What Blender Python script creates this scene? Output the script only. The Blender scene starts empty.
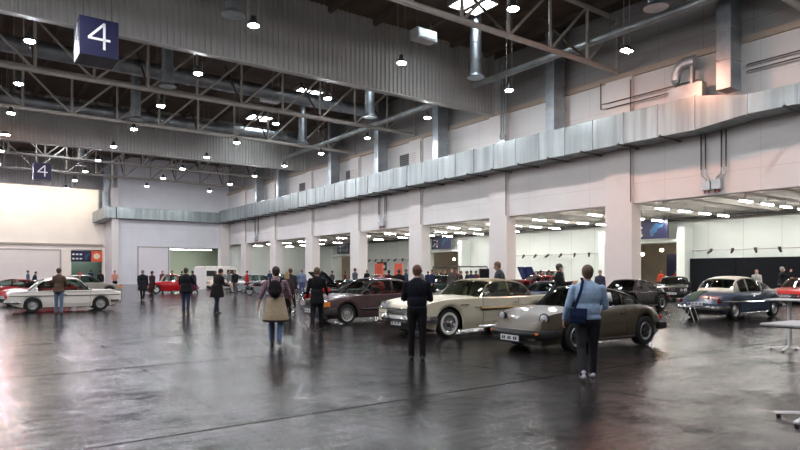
import bpy, bmesh, math, random
import numpy as np
from mathutils import Vector, Matrix, Euler
random.seed(7)
SC = bpy.context.scene
COL = SC.collection
PI = math.pi
# ------------------------------------------------------------------ camera, light, exposure
YAW = math.radians(35.8)
SY, CY = math.sin(YAW), math.cos(YAW)
EYE = 1.62
cam_data = bpy.data.cameras.new('camera')
cam_data.lens = 26.87; cam_data.sensor_width = 36.0; cam_data.shift_y = 0.05875
cam_data.clip_start = 0.05; cam_data.clip_end = 400
cam = bpy.data.objects.new('camera', cam_data)
COL.objects.link(cam)
cam.location = (0, 0, EYE); cam.rotation_euler = (PI/2, 0, -YAW)
SC.camera = cam
SC.view_settings.view_transform = 'Standard'
SC.view_settings.look = 'None'
SC.view_settings.gamma = 1
SC.view_settings.use_curve_mapping = False
SC.view_settings.exposure = -0.06
SC.cycles.use_denoising = True
SC.cycles.max_bounces = 7
SC.cycles.diffuse_bounces = 4
SC.cycles.glossy_bounces = 4
SC.cycles.transparent_max_bounces = 12
SC.cycles.sample_clamp_indirect = 6.0
SC.cycles.caustics_reflective = False
SC.cycles.caustics_refractive = False
world = bpy.data.worlds.new('world'); SC.world = world; world.use_nodes = True
world.node_tree.nodes['Background'].inputs['Color'].default_value = (0.55, 0.65, 0.8, 1)
world.node_tree.nodes['Background'].inputs['Strength'].default_value = 0.3
LAMP = 600.0         # emission of the hall's high bay lamps
LAMP_R = 0.22
WALL_FILL = 400.0        # added unseen lights brightening the far left wall
SKY = 30.0            # daylight behind the roof lights
STRIP = 115.0         # strip lights of the side aisle
HALL_L, HALL_R = -18.0, 30.0
Y0, YB, YG = -14.0, 83.6, 92.5
AX = 43.0            # back wall of the side aisle
ROOF = 16.6
XL = 15.5            # left end of the far block
def P(px, d):
    """ground point seen at picture column px, d metres ahead"""
    lat = (px-400)/597.0*d
    return (SY*d+CY*lat, CY*d-SY*lat)
# ------------------------------------------------------------------ materials
MATS = {}
def mat(name, color, rough=0.5, metal=0.0, vary=0.06, scale=6.0, coat=0.0, bump=0.0, emit=None, strength=0.0, spec=0.5, rvary=0.0):
    if name in MATS: return MATS[name]
    m = bpy.data.materials.new(name); m.use_nodes = True
    nt = m.node_tree; b = nt.nodes['Principled BSDF']
    tc = nt.nodes.new('ShaderNodeTexCoord'); nz = nt.nodes.new('ShaderNodeTexNoise')
    nz.inputs['Scale'].default_value = scale; nz.inputs['Detail'].default_value = 4
    nt.links.new(tc.outputs['Object'], nz.inputs['Vector'])
    cr = nt.nodes.new('ShaderNodeValToRGB')
    cr.color_ramp.elements[0].position = 0.3; cr.color_ramp.elements[1].position = 0.7
    cr.color_ramp.elements[0].color = tuple(max(0, c*(1-vary)) for c in color)+(1,)
    cr.color_ramp.elements[1].color = tuple(min(1, c*(1+vary)) for c in color)+(1,)
    nt.links.new(nz.outputs['Fac'], cr.inputs['Fac'])
    nt.links.new(cr.outputs['Color'], b.inputs['Base Color'])
    b.inputs['Roughness'].default_value = rough; b.inputs['Metallic'].default_value = metal
    b.inputs['Coat Weight'].default_value = coat; b.inputs['Coat Roughness'].default_value = 0.05
    b.inputs['Specular IOR Level'].default_value = spec
    if rvary:
        mr = nt.nodes.new('ShaderNodeMapRange')
        mr.inputs['To Min'].default_value = rough-rvary; mr.inputs['To Max'].default_value = rough+rvary
        nt.links.new(nz.outputs['Fac'], mr.inputs['Value']); nt.links.new(mr.outputs['Result'], b.inputs['Roughness'])
    if bump:
        bp = nt.nodes.new('ShaderNodeBump'); bp.inputs['Strength'].default_value = bump; bp.inputs['Distance'].default_value = 0.02
        nt.links.new(nz.outputs['Fac'], bp.inputs['Height']); nt.links.new(bp.outputs['Normal'], b.inputs['Normal'])
    if emit:
        b.inputs['Emission Color'].default_value = tuple(emit)+(1,); b.inputs['Emission Strength'].default_value = strength
    MATS[name] = m
    return m
def paint(name, c, rough=0.25): return mat('paint_'+name, c, rough, 0.0, 0.03, 3, coat=0.3, spec=0.35)
def cloth(name, c): return mat('cloth_'+name, c, 0.9, 0, 0.15, 25, bump=0.2, spec=0.2)
def glass_mat(name, tint, alpha):
    m = bpy.data.materials.new(name); m.use_nodes = True
    nt = m.node_tree; nt.nodes.clear()
    out = nt.nodes.new('ShaderNodeOutputMaterial'); tr = nt.nodes.new('ShaderNodeBsdfTransparent')
    gl = nt.nodes.new('ShaderNodeBsdfGlossy'); mx = nt.nodes.new('ShaderNodeMixShader'); fr = nt.nodes.new('ShaderNodeFresnel')
    fr.inputs['IOR'].default_value = 1.5
    tr.inputs['Color'].default_value = tuple(c*alpha for c in tint)+(1,)
    gl.inputs['Roughness'].default_value = 0.03
    ad = nt.nodes.new('ShaderNodeMath'); ad.operation = 'MULTIPLY_ADD'; ad.inputs[1].default_value = 1.0; ad.inputs[2].default_value = 0.05
    nt.links.new(fr.outputs[0], ad.inputs[0]); nt.links.new(ad.outputs[0], mx.inputs[0])
    nt.links.new(tr.outputs[0], mx.inputs[1]); nt.links.new(gl.outputs[0], mx.inputs[2]); nt.links.new(mx.outputs[0], out.inputs[0])
    MATS[name] = m
    return m
GLASS = glass_mat('car_glass', (0.75, 0.9, 0.85), 0.75)
CHROME = mat('chrome', (0.8, 0.8, 0.82), 0.12, 1.0, 0.02)
BLACK = mat('black_plastic', (0.012, 0.012, 0.013), 0.45, 0, 0.1)
RUBBER = mat('tyre_rubber', (0.014, 0.014, 0.014), 0.75, 0, 0.2, 40)
DARKIN = mat('dark_interior', (0.02, 0.018, 0.017), 0.8, 0, 0.2)
REDIN = mat('red_upholstery', (0.35, 0.03, 0.02), 0.6, 0, 0.2)
ALLOY = mat('wheel_alloy', (0.6, 0.6, 0.6), 0.3, 0.8, 0.05)
WHITEWALL = mat('white_rubber', (0.8, 0.78, 0.72), 0.6, 0, 0.04)
LENS = mat('headlight_glass', (0.45, 0.48, 0.48), 0.12, 0.3, 0.1, 60, coat=0.5)
REDL = mat('red_light_lens', (0.5, 0.02, 0.02), 0.15, 0, 0.1, coat=0.5)
AMBER = mat('amber_light_lens', (0.9, 0.25, 0.03), 0.15, 0, 0.1, coat=0.5)
PLATE = mat('number_plate_white', (0.75, 0.76, 0.78), 0.4, 0, 0.03)
GALV = mat('galvanised_steel', (0.45, 0.49, 0.50), 0.36, 0.55, 0.18, 1.3, bump=0.25, rvary=0.12)
GALVD = mat('weathered_steel', (0.38, 0.42, 0.45), 0.4, 0.85, 0.2, 1.5, bump=0.2)
STEEL = mat('painted_truss_steel', (0.42, 0.39, 0.35), 0.5, 0.1, 0.12, 2)
DARKSTEEL = mat('dark_pipe_steel', (0.09, 0.085, 0.08), 0.5, 0.4, 0.1)
CORR = mat('corrugated_sheet', (0.42, 0.41, 0.39), 0.55, 0.1, 0.06, 0.7)
COLUMN = mat('column_plaster', (0.76, 0.72, 0.69), 0.7, 0, 0.03, 0.8)
WHITEM = mat('white_lacquered_metal', (0.7, 0.7, 0.71), 0.35, 0.0, 0.03)
NAVY = mat('sign_navy', (0.008, 0.009, 0.045), 0.4, 0, 0.05)
SIGNW = mat('sign_white', (0.85, 0.85, 0.88), 0.5, 0, 0.02)
SIGNB = mat('sign_sky_blue', (0.02, 0.075, 0.15), 0.5, 0, 0.2)
SIGNR = mat('sign_red', (0.8, 0.13, 0.05), 0.5, 0, 0.1)
SKIN = mat('skin', (0.55, 0.31, 0.22), 0.6, 0, 0.08, 20)
# ------------------------------------------------------------------ mesh helpers
class MB:
    def __init__(s): s.v = []; s.f = []; s.m = []; s.mats = []; s.cur = 0
    def use(s, m):
        if m not in s.mats: s.mats.append(m)
        s.cur = s.mats.index(m); return s
    def add(s, vs, fs):
        o = len(s.v); s.v += [tuple(v) for v in vs]
        for f in fs: s.f.append([i+o for i in f]); s.m.append(s.cur)
        return s
    def box(s, x0, y0, z0, x1, y1, z1):
        if x0 > x1: x0, x1 = x1, x0
        if y0 > y1: y0, y1 = y1, y0
        if z0 > z1: z0, z1 = z1, z0
        return s.add([(x0,y0,z0),(x1,y0,z0),(x1,y1,z0),(x0,y1,z0),(x0,y0,z1),(x1,y0,z1),(x1,y1,z1),(x0,y1,z1)],
              [(0,3,2,1),(4,5,6,7),(0,1,5,4),(1,2,6,5),(2,3,7,6),(3,0,4,7)])
    def cbox(s, c, d): return s.box(c[0]-d[0]/2, c[1]-d[1]/2, c[2]-d[2]/2, c[0]+d[0]/2, c[1]+d[1]/2, c[2]+d[2]/2)
    def frame(s, d):
        d = Vector(d).normalized(); a = Vector((0,0,1)) if abs(d.z) < 0.95 else Vector((1,0,0))
        u = d.cross(a).normalized(); w = d.cross(u).normalized(); return d, u, w
    def cyl(s, p, q, r, r2=None, n=10, cap=True):
        p = Vector(p); q = Vector(q); r2 = r if r2 is None else r2
        if (q-p).length < 1e-6: return s
        d, u, w = s.frame(q-p); vs = []
        for c, rr in ((p, r), (q, r2)):
            for i in range(n):
                a = 2*PI*i/n; vs.append(c+u*(math.cos(a)*rr)+w*(math.sin(a)*rr))
        fs = [(i, (i+1) % n, n+(i+1) % n, n+i) for i in range(n)]
        if cap: fs += [tuple(reversed(range(n))), tuple(range(n, 2*n))]
        return s.add(vs, fs)
    def lathe(s, prof, c, axis, n=20, caps=True):
        """prof: list of (t along axis, radius)"""
        c = Vector(c); d, u, w = s.frame(axis); vs = []
        for t, r in prof:
            for i in range(n):
                a = 2*PI*i/n; vs.append(c+d*t+u*(math.cos(a)*r)+w*(math.sin(a)*r))
        fs = []
        for k in range(len(prof)-1):
            for i in range(n): fs.append((k*n+i, k*n+(i+1) % n, (k+1)*n+(i+1) % n, (k+1)*n+i))
        if caps and prof[0][1] > 1e-4: fs.append(tuple(reversed(range(n))))
        if caps and prof[-1][1] > 1e-4: fs.append(tuple(range((len(prof)-1)*n, len(prof)*n)))
        return s.add(vs, fs)
    def ell(s, c, r, n=14, k=9, rot=None):
        c = Vector(c); vs = []; fs = []
        for j in range(k+1):
            t = PI*j/k
            for i in range(n):
                a = 2*PI*i/n
                v = Vector((r[0]*math.sin(t)*math.cos(a), r[1]*math.sin(t)*math.sin(a), r[2]*math.cos(t)))
                if rot: v = rot @ v
                vs.append(c+v)
        for j in range(k):
            for i in range(n): fs.append((j*n+i, (j+1)*n+i, (j+1)*n+(i+1) % n, j*n+(i+1) % n))
        return s.add(vs, fs)
    def cap(s, p, q, r, r2, n=10):
        """closed tapered capsule"""
        p = Vector(p); q = Vector(q); L = (q-p).length
        if L < 1e-5: return s.ell(p, (r, r, r))
        prof = [(-r*math.cos(a), r*math.sin(a)) for a in (0.01, .5, 1.0, PI/2)]
        prof += [(L+r2*math.sin(a), r2*math.cos(a)) for a in (0, .55, 1.05, PI/2-.01)]
        return s.lathe(prof, p, q-p, n)
    def sweep(s, path, prof, up=(0,0,1), closed=False):
        """rectangular-ish profile (list of (side, up)) along path"""
        path = [Vector(p) for p in path]; N = len(path); vs = []; M = len(prof); up = Vector(up)
        for i, p in enumerate(path):
            t = (path[min(i+1, N-1)]-path[max(i-1, 0)]).normalized()
            sd = t.cross(up)
            sd = sd.normalized() if sd.length > 1e-4 else Vector((1,0,0))
            uu = sd.cross(t).normalized()
            for a, b in prof: vs.append(p+sd*a+uu*b)
        fs = []
        for i in range(N-1):
            for j in range(M): fs.append((i*M+j, i*M+(j+1) % M, (i+1)*M+(j+1) % M, (i+1)*M+j))
        fs += [tuple(reversed(range(M))), tuple(range((N-1)*M, N*M))]
        return s.add(vs, fs)
    def tube(s, path, r, n=8):
        return s.sweep(path, [(r*math.cos(2*PI*i/n), r*math.sin(2*PI*i/n)) for i in range(n)])
    def prism(s, poly, origin, ux, uy, depth):
        """2D polygon on plane (origin, ux, uy) extruded by vector depth"""
        o = Vector(origin); ux = Vector(ux); uy = Vector(uy); dp = Vector(depth); n = len(poly)
        vs = [o+ux*a+uy*b for a, b in poly]; vs += [v+dp for v in vs]
        fs = [tuple(range(n)), tuple(reversed(range(n, 2*n)))]
        fs += [(i, n+i, n+(i+1) % n, (i+1) % n) for i in range(n)]
        return s.add(vs, fs)
    def mesh(s, name, mats=None, smooth=False):
        me = bpy.data.meshes.new(name); me.from_pydata(s.v, [], s.f)
        for m in (mats or s.mats): me.materials.append(m)
        if s.mats and not mats: me.polygons.foreach_set('material_index', s.m)
        bm = bmesh.new(); bm.from_mesh(me)
        bmesh.ops.remove_doubles(bm, verts=bm.verts, dist=1e-5)
        bmesh.ops.recalc_face_normals(bm, faces=bm.faces)
        bm.to_mesh(me); bm.free()
        if smooth:
            me.polygons.foreach_set('use_smooth', [True]*len(me.polygons))
            if smooth == 'auto': me.set_sharp_from_angle(angle=math.radians(35))
        me.update(); return me
    def build(s, name, m=None, parent=None, smooth='auto', bevel=0):
        o = bpy.data.objects.new(name, s.mesh(name, [m] if m else None, smooth)); COL.objects.link(o)
        if parent: o.parent = parent
        if bevel:
            b = o.modifiers.new('bevel', 'BEVEL'); b.width = bevel; b.segments = 2; b.limit_method = 'ANGLE'
        return o
def tag(o, label, cat=None, group=None, kind=None):
    if label: o['label'] = label
    if cat: o['category'] = cat
    if group: o['group'] = group
    if kind: o['kind'] = kind
    return o
def thing(name, label, cat, loc=(0,0,0), rz=0, group=None):
    o = bpy.data.objects.new(name, None); o.empty_display_size = 0.2; COL.objects.link(o)
    o.location = loc; o.rotation_euler = (0,0,rz)
    return tag(o, label, cat, group)
def copy_tree(o, parent=None):
    c = o.copy(); COL.objects.link(c)
    if parent: c.parent = parent
    for ch in [k for k in o.children]: copy_tree(ch, c)
    return c
def struct(name, mb, m, label=None, smooth=False):
    o = mb.build(name, m, None, smooth); o['kind'] = 'structure'
    if label: o['label'] = label
    return o
def rezero(o, p):
    """move a world-space mesh so its origin sits at p"""
    p = Vector(p); o.data.transform(Matrix.Translation(-p)); o.location = p; return o
# ------------------------------------------------------------------ setting materials
def wall_mat(name, c, sx=2.4, sz=1.2, line=0.82, rough=0.7, vary=0.03):
    """panelled wall: thin joints in a world grid, slight stains"""
    m = bpy.data.materials.new(name); m.use_nodes = True; nt = m.node_tree; b = nt.nodes['Principled BSDF']
    tc = nt.nodes.new('ShaderNodeTexCoord'); sp = nt.nodes.new('ShaderNodeSeparateXYZ'); nt.links.new(tc.outputs['Object'], sp.inputs[0])
    ad = nt.nodes.new('ShaderNodeMath'); ad.operation = 'ADD'; nt.links.new(sp.outputs['X'], ad.inputs[0]); nt.links.new(sp.outputs['Y'], ad.inputs[1])
    def lines(src, step, wd):
        d = nt.nodes.new('ShaderNodeMath'); d.operation = 'DIVIDE'; d.inputs[1].default_value = step; nt.links.new(src, d.inputs[0])
        f = nt.nodes.new('ShaderNodeMath'); f.operation = 'FRACT'; nt.links.new(d.outputs[0], f.inputs[0])
        l = nt.nodes.new('ShaderNodeMath'); l.operation = 'LESS_THAN'; l.inputs[1].default_value = wd/step; nt.links.new(f.outputs[0], l.inputs[0]); return l
    a = lines(ad.outputs[0], sx, 0.03); c2 = lines(sp.outputs['Z'], sz, 0.03)
    mx = nt.nodes.new('ShaderNodeMath'); mx.operation = 'MAXIMUM'; nt.links.new(a.outputs[0], mx.inputs[0]); nt.links.new(c2.outputs[0], mx.inputs[1])
    nz = nt.nodes.new('ShaderNodeTexNoise'); nz.inputs['Scale'].default_value = 0.4; nt.links.new(tc.outputs['Object'], nz.inputs['Vector'])
    cr = nt.nodes.new('ShaderNodeValToRGB'); cr.color_ramp.elements[0].position = .35; cr.color_ramp.elements[1].position = .65
    cr.color_ramp.elements[0].color = tuple(k*(1-vary) for k in c)+(1,); cr.color_ramp.elements[1].color = tuple(min(1,k*(1+vary)) for k in c)+(1,)
    nt.links.new(nz.outputs['Fac'], cr.inputs['Fac'])
    mc = nt.nodes.new('ShaderNodeMix'); mc.data_type = 'RGBA'
    nt.links.new(mx.outputs[0], mc.inputs[0]); nt.links.new(cr.outputs[0], mc.inputs[6]); mc.inputs[7].default_value = tuple(k*line for k in c)+(1,)
    nt.links.new(mc.outputs[2], b.inputs['Base Color']); b.inputs['Roughness'].default_value = rough
    MATS[name] = m; return m
WALL = wall_mat('white_wall_panels', (0.74, 0.72, 0.70), 4.75, 2.17)
WALLB = wall_mat('far_block_panels', (0.74, 0.75, 0.78), 3.6, 2.45)
WALLC = wall_mat('warm_lit_wall_panels', (0.93, 0.87, 0.77), 9.0, 4.45)  # warm white wall; the warm lamplight tint is put into the colour
WALLA = wall_mat('aisle_wall_panels', (0.82, 0.87, 0.83), 2.4, 9.0, 0.7)
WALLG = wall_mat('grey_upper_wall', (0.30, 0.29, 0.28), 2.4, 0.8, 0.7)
def floor_mat():
    m = bpy.data.materials.new('polished_hall_floor'); m.use_nodes = True; nt = m.node_tree; b = nt.nodes['Principled BSDF']
    N = nt.nodes.new; L = nt.links.new
    tc = N('ShaderNodeTexCoord'); sp = N('ShaderNodeSeparateXYZ'); L(tc.outputs['Object'], sp.inputs[0])
    def mth(op, a, v=None, b_=None):
        n = N('ShaderNodeMath'); n.operation = op
        L(a, n.inputs[0])
        if b_ is not None: L(b_, n.inputs[1])
        elif v is not None: n.inputs[1].default_value = v
        return n.outputs[0]
    def grid(off, step, wd, ax):
        s_ = mth('ADD', sp.outputs[ax], off); s_ = mth('DIVIDE', s_, step); s_ = mth('FRACT', s_)
        return mth('LESS_THAN', s_, wd/step)
    jx = grid(4.75*20-2.33, 4.75, 0.022, 'X'); jy = grid(4.75*20-6.1, 4.75, 0.035, 'Y')
    jx = mth('MULTIPLY', jx, .22); jy = mth('MULTIPLY', jy, .6); j = mth('MAXIMUM', jx, None, jy)
    sx = grid(0.1, 0.6, 0.006, 'X'); sy = grid(0.2, 1.2, 0.006, 'Y'); sj = mth('MAXIMUM', sx, None, sy); sj = mth('MULTIPLY', sj, 0.15)
    j = mth('MAXIMUM', j, None, sj)
    n1 = N('ShaderNodeTexNoise'); n1.inputs['Scale'].default_value = 0.45; n1.inputs['Detail'].default_value = 7; n1.inputs['Roughness'].default_value = .65
    L(tc.outputs['Object'], n1.inputs['Vector'])
    cr = N('ShaderNodeValToRGB'); cr.color_ramp.elements[0].position = .3; cr.color_ramp.elements[1].position = .72
    cr.color_ramp.elements[0].color = (0.010, 0.009, 0.009, 1); cr.color_ramp.elements[1].color = (0.032, 0.028, 0.026, 1)
    L(n1.outputs['Fac'], cr.inputs['Fac'])
    # scratches: stretched noise in two directions
    def scr(rot, sc_):
        mp = N('ShaderNodeMapping'); mp.inputs['Rotation'].default_value = (0, 0, rot); mp.inputs['Scale'].default_value = sc_
        L(tc.outputs['Object'], mp.inputs['Vector'])
        n = N('ShaderNodeTexNoise'); n.inputs['Scale'].default_value = 1.0; n.inputs['Detail'].default_value = 6; n.inputs['Roughness'].default_value = .7
        L(mp.outputs[0], n.inputs['Vector']); return n.outputs['Fac']
    s1 = scr(0.5, (0.7, 9, 1)); s2 = scr(-0.65, (0.8, 12, 1))
    sc2 = mth('ADD', s1, None, s2)
    mc = N('ShaderNodeMix'); mc.data_type = 'RGBA'; L(j, mc.inputs[0]); L(cr.outputs[0], mc.inputs[6]); mc.inputs[7].default_value = (0.012, 0.011, 0.011, 1)
    L(mc.outputs[2], b.inputs['Base Color'])
    mr = N('ShaderNodeMapRange'); mr.inputs['From Min'].default_value = .7; mr.inputs['From Max'].default_value = 1.3
    mr.inputs['To Min'].default_value = 0.10; mr.inputs['To Max'].default_value = 0.25; L(sc2, mr.inputs['Value'])
    rj = mth('MAXIMUM', mr.outputs[0], None, j); L(rj, b.inputs['Roughness'])
    n5 = N('ShaderNodeTexNoise'); n5.inputs['Scale'].default_value = 0.9; n5.inputs['Detail'].default_value = 8; n5.inputs['Roughness'].default_value = .75; L(tc.outputs['Object'], n5.inputs['Vector'])
    pm = N('ShaderNodeMapRange'); pm.inputs['From Min'].default_value = .38; pm.inputs['From Max'].default_value = .62; pm.inputs['To Min'].default_value = .03; pm.inputs['To Max'].default_value = .30; L(n5.outputs['Fac'], pm.inputs['Value'])
    sj2 = mth('MULTIPLY', j, -0.42); sj2 = mth('ADD', sj2, None, pm.outputs[0]); sj2 = mth('MAXIMUM', sj2, 0.0); L(sj2, b.inputs['Specular IOR Level'])
    n3 = N('ShaderNodeTexNoise'); n3.inputs['Scale'].default_value = 3.0; n3.inputs['Detail'].default_value = 5; L(tc.outputs['Object'], n3.inputs['Vector'])
    n6 = N('ShaderNodeTexNoise'); n6.inputs['Scale'].default_value = 14.0; n6.inputs['Detail'].default_value = 3; L(tc.outputs['Object'], n6.inputs['Vector'])
    n6h = mth('MULTIPLY', n6.outputs['Fac'], .12)
    h = mth('MULTIPLY', sc2, 0.6); h = mth('ADD', h, None, n6h); h = mth('ADD', h, None, n3.outputs['Fac']); j2 = mth('MULTIPLY', j, -0.5); h = mth('ADD', h, None, j2)
    bp = N('ShaderNodeBump'); bp.inputs['Strength'].default_value = 0.25; bp.inputs['Distance'].default_value = 0.03
    L(h, bp.inputs['Height']); L(bp.outputs[0], b.inputs['Normal'])
    return m
FLOOR = floor_mat()
def ribbed_steel():
    m = mat('folded_duct_steel', (0.5, 0.55, 0.56), 0.34, 0.6, 0.1, 1.0); nt = m.node_tree; b = nt.nodes['Principled BSDF']
    tc = nt.nodes.new('ShaderNodeTexCoord'); mp = nt.nodes.new('ShaderNodeMapping'); mp.inputs['Scale'].default_value = (2.2, 2.2, .12)
    nz = nt.nodes.new('ShaderNodeTexNoise'); nz.inputs['Scale'].default_value = 1.0; nz.inputs['Detail'].default_value = 3
    nt.links.new(tc.outputs['Object'], mp.inputs[0]); nt.links.new(mp.outputs[0], nz.inputs['Vector'])
    cr = nt.nodes.new('ShaderNodeValToRGB'); cr.color_ramp.elements[0].position = .35; cr.color_ramp.elements[1].position = .66
    cr.color_ramp.elements[0].color = (.22,.25,.25,1); cr.color_ramp.elements[1].color = (.36,.40,.40,1)
    nt.links.new(nz.outputs['Fac'], cr.inputs['Fac']); nt.links.new(cr.outputs[0], b.inputs['Base Color'])
    bp = nt.nodes.new('ShaderNodeBump'); bp.inputs['Strength'].default_value = .3; bp.inputs['Distance'].default_value = .05
    nt.links.new(nz.outputs['Fac'], bp.inputs['Height']); nt.links.new(bp.outputs[0], b.inputs['Normal']); return m
GALVS = ribbed_steel()
ROOFM = mat('brown_roof_boards', (0.12, 0.09, 0.065), 0.8, 0, 0.2, 0.8)
BEAM = mat('roof_beam_wood', (0.11, 0.085, 0.065), 0.7, 0, 0.15, 1.5)
CEILA = mat('aisle_ceiling_concrete', (0.50, 0.48, 0.44), 0.8, 0, 0.06, 0.6)
GATEM = wall_mat('roller_gate_slats', (0.80, 0.75, 0.70), 60, 0.16, 0.8, 0.5)
# ------------------------------------------------------------------ floor, walls, roof
struct('floor', MB().box(HALL_L-.4, Y0-.4, -.3, 62, YG+10, 0), FLOOR, 'dark polished grey floor with joints, reflecting the lamps')
struct('ceiling', MB().box(HALL_L-.4, Y0-.4, ROOF, HALL_R+.5, YG+.4, ROOF+.3), ROOFM, 'dark brown boarded roof high above the hall')
struct('wall_left', MB().box(HALL_L-.3, Y0, 0, HALL_L, YG, ROOF), WALL)
struct('wall_back', MB().box(HALL_L, Y0-.3, 0, 62, Y0, ROOF), WALL)
mb = MB().box(HALL_R, Y0, 5.45, HALL_R+.5, YB, 12.5)
struct('wall_right', mb, WALL, 'white wall above the openings along the right side')
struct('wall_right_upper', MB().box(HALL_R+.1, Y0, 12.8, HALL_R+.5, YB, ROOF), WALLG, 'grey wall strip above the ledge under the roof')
mb = MB().box(HALL_R-.18, Y0, 12.5, HALL_R+.5, YB, 12.8)
struct('trim_1', mb, mat('ledge_beige', (0.42, 0.34, 0.27), .6), 'beige ledge carrying the roof trusses')
# far block (parallel to the trusses)
mb = MB()
mb.box(XL, YB, 4.95, 30.5, YB+.4, ROOF); mb.box(XL, YB, 0, 22.0, YB+.4, 4.95); mb.box(28.7, YB, 0, 30.5, YB+.4, 4.95)
struct('wall_far', mb, WALLB, 'white far wall with a roller gate and a lit opening')
struct('wall_far_side', MB().box(XL, YB+.4, 0, XL+.4, YG, ROOF), WALLB)
struct('wall_store_back', MB().box(XL+.4, YB+8, 0, 43.4, YB+8.3, 5.2), mat('store_green_wall', (0.58, 0.68, 0.55), .7, 0, .03), 'pale green back wall seen through the far opening')
struct('ceiling_store', MB().box(XL+.4, YB+.4, 5.0, 43.4, YB+8, 5.3), CEILA)
# left far wall with two openings
mb = MB()
gx0, gx1 = 2.9, 9.9     # roller gate
ox0, ox1 = 11.3, 15.15  # opening with the sign
mb.box(HALL_L, YG, 4.7, XL, YG+.4, ROOF); mb.box(HALL_L, YG, 0, ox0, YG+.4, 4.7); mb.box(ox1, YG, 0, XL+.4, YG+.4, 4.7)
struct('wall_far_left', mb, WALLC, 'warm white wall, lamplight tint in its colour, at the far left end with a gate and a doorway')
struct('wall_lobby', MB().box(8, YG+8, 0, XL+4, YG+8.3, 5.0).box(8, YG+.4, 0, 8.2, YG+8, 5).box(XL+4, YG+.4, 0, XL+4.2, YG+8, 5), mat('lobby_mint', (0.35, 0.5, 0.45), .7), 'mint wall of the lobby behind the doorway')
struct('ceiling_lobby', MB().box(8, YG+.4, 4.8, XL+4.2, YG+8.3, 5.0), CEILA)
mb = MB().box(HALL_L, YG-.25, 5.25, XL-.3, YG, 5.5)
struct('trim_2', mb, mat('ledge_grey', (0.4, 0.36, 0.3), .6), 'grey ledge over the far left gate')
mb = MB()
mb.box(gx0-.2, YG-.1, 0, gx0, YG, 4.5); mb.box(gx1, YG-.1, 0, gx1+.2, YG, 4.5); mb.box(gx0-.2, YG-.1, 4.5, gx1+.2, YG, 4.7)
d1 = struct('door_1', MB().box(gx0, YG-.06, 0, gx1, YG-.01, 4.5), GATEM, 'grey roller gate in the far left wall')
mb.build('door_frame', STEEL, d1)
d2 = struct('door_2', MB().box(18.0, YB-.06, 0, 21.7, YB-.01, 4.85), wall_mat('pale_gate', (0.78, 0.74, 0.78), 60, .5, .97, .6), 'pale roller gate in the white far wall')
MB().box(17.85, YB-.1, 0, 18.0, YB, 5).box(21.7, YB-.1, 0, 21.85, YB, 5).box(17.85, YB-.1, 4.85, 21.85, YB, 5.0).build('door_frame', STEEL, d2)
# aisle behind the columns
mb = MB()
VS = [(23.5, 29.6), (47.5, 53.5), (68.5, 74.5)]
ys = [Y0]+[v for p in VS for v in p]+[YB+8]
for a, b in zip(ys[0::2], ys[1::2]): mb.box(AX, a, 0, AX+.4, b, 5.8)
for a, b in VS: mb.box(AX, a, 4.1, AX+.4, b, 5.8)
struct('wall_aisle', mb, WALLA, 'white panelled back wall of the side aisle behind the columns')
struct('ceiling_aisle', MB().box(HALL_R+.5, Y0, 5.8, AX+8, YB, 6.1), CEILA, 'low grey ceiling of the side aisle')
struct('wall_aisle_far', MB().box(30.5, YB, 0, AX, YB+.4, 5.8), WALLA)
for i, (a, b) in enumerate(VS):
    mb = MB().box(AX+7.6, a-4, 0, AX+8, b+4, 5.8).box(AX+.4, a-4, 0, AX+8, a-3.7, 5.8).box(AX+.4, b+3.7, 0, AX+8, b+4, 5.8)
    struct('wall_recess_%d' % (i+1), mb, mat('recess_beige', (0.55, 0.47, 0.36), .7, 0, .1, 1), 'beige lobby wall behind an aisle opening')
mb = MB()
for y in np.arange(Y0+2.35, YB, 4.75): mb.box(HALL_R+.5, y-.15, 5.5, AX, y+.15, 5.8)
struct('trim_3', mb, CEILA, 'concrete ribs under the aisle ceiling')
# roof drop panels of corrugated sheet
def corrugated(name, y, x0, x1, z0, z1, label):
    mb = MB(); n = int((x1-x0)/0.30); vs = []
    for i in range(n):
        x = x0+i*0.30
        for dx, dy in ((0,0),(.16,0),(.20,-.11),(.26,-.11)): vs.append((x+dx, y+dy))
    k = len(vs); V = [(a, b, z0) for a, b in vs]+[(a, b, z1) for a, b in vs]
    V += [(a, y+.25, z0) for a, b in vs]+[(a, y+.25, z1) for a, b in vs]
    F = []
    for i in range(k-1):
        F += [(i, i+1, k+i+1, k+i), (2*k+i+1, 2*k+i, 3*k+i, 3*k+i+1), (i+1, i, 2*k+i, 2*k+i+1)]
    F += [(0, k, 3*k, 2*k), (k-1, 3*k-1, 4*k-1, 2*k-1)]
    mb.add(V, F); mb.box(x0, y-.14, z0-.08, x1, y+.3, z0)
    return struct(name, mb, CORR, label)
corrugated('wall_drop_1', 29.7, HALL_L, HALL_R-.6, 12.5, ROOF, 'grey corrugated sheet panel hanging from the roof, nearest one')
corrugated('wall_drop_2', 58.2, HALL_L, HALL_R-.6, 12.5, ROOF, 'grey corrugated sheet panel hanging from the roof, further back')
corrugated('wall_drop_3', 86.7, HALL_L, XL, 12.5, ROOF, 'grey corrugated sheet panel hanging before the far left wall')
# roof beams
mb = MB()
for x in np.arange(HALL_L+1.5, HALL_R, 3.0): mb.box(x-.12, Y0, ROOF-.35, x+.12, YG, ROOF)
struct('trim_4', mb, BEAM, 'brown purlins along the roof')
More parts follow.
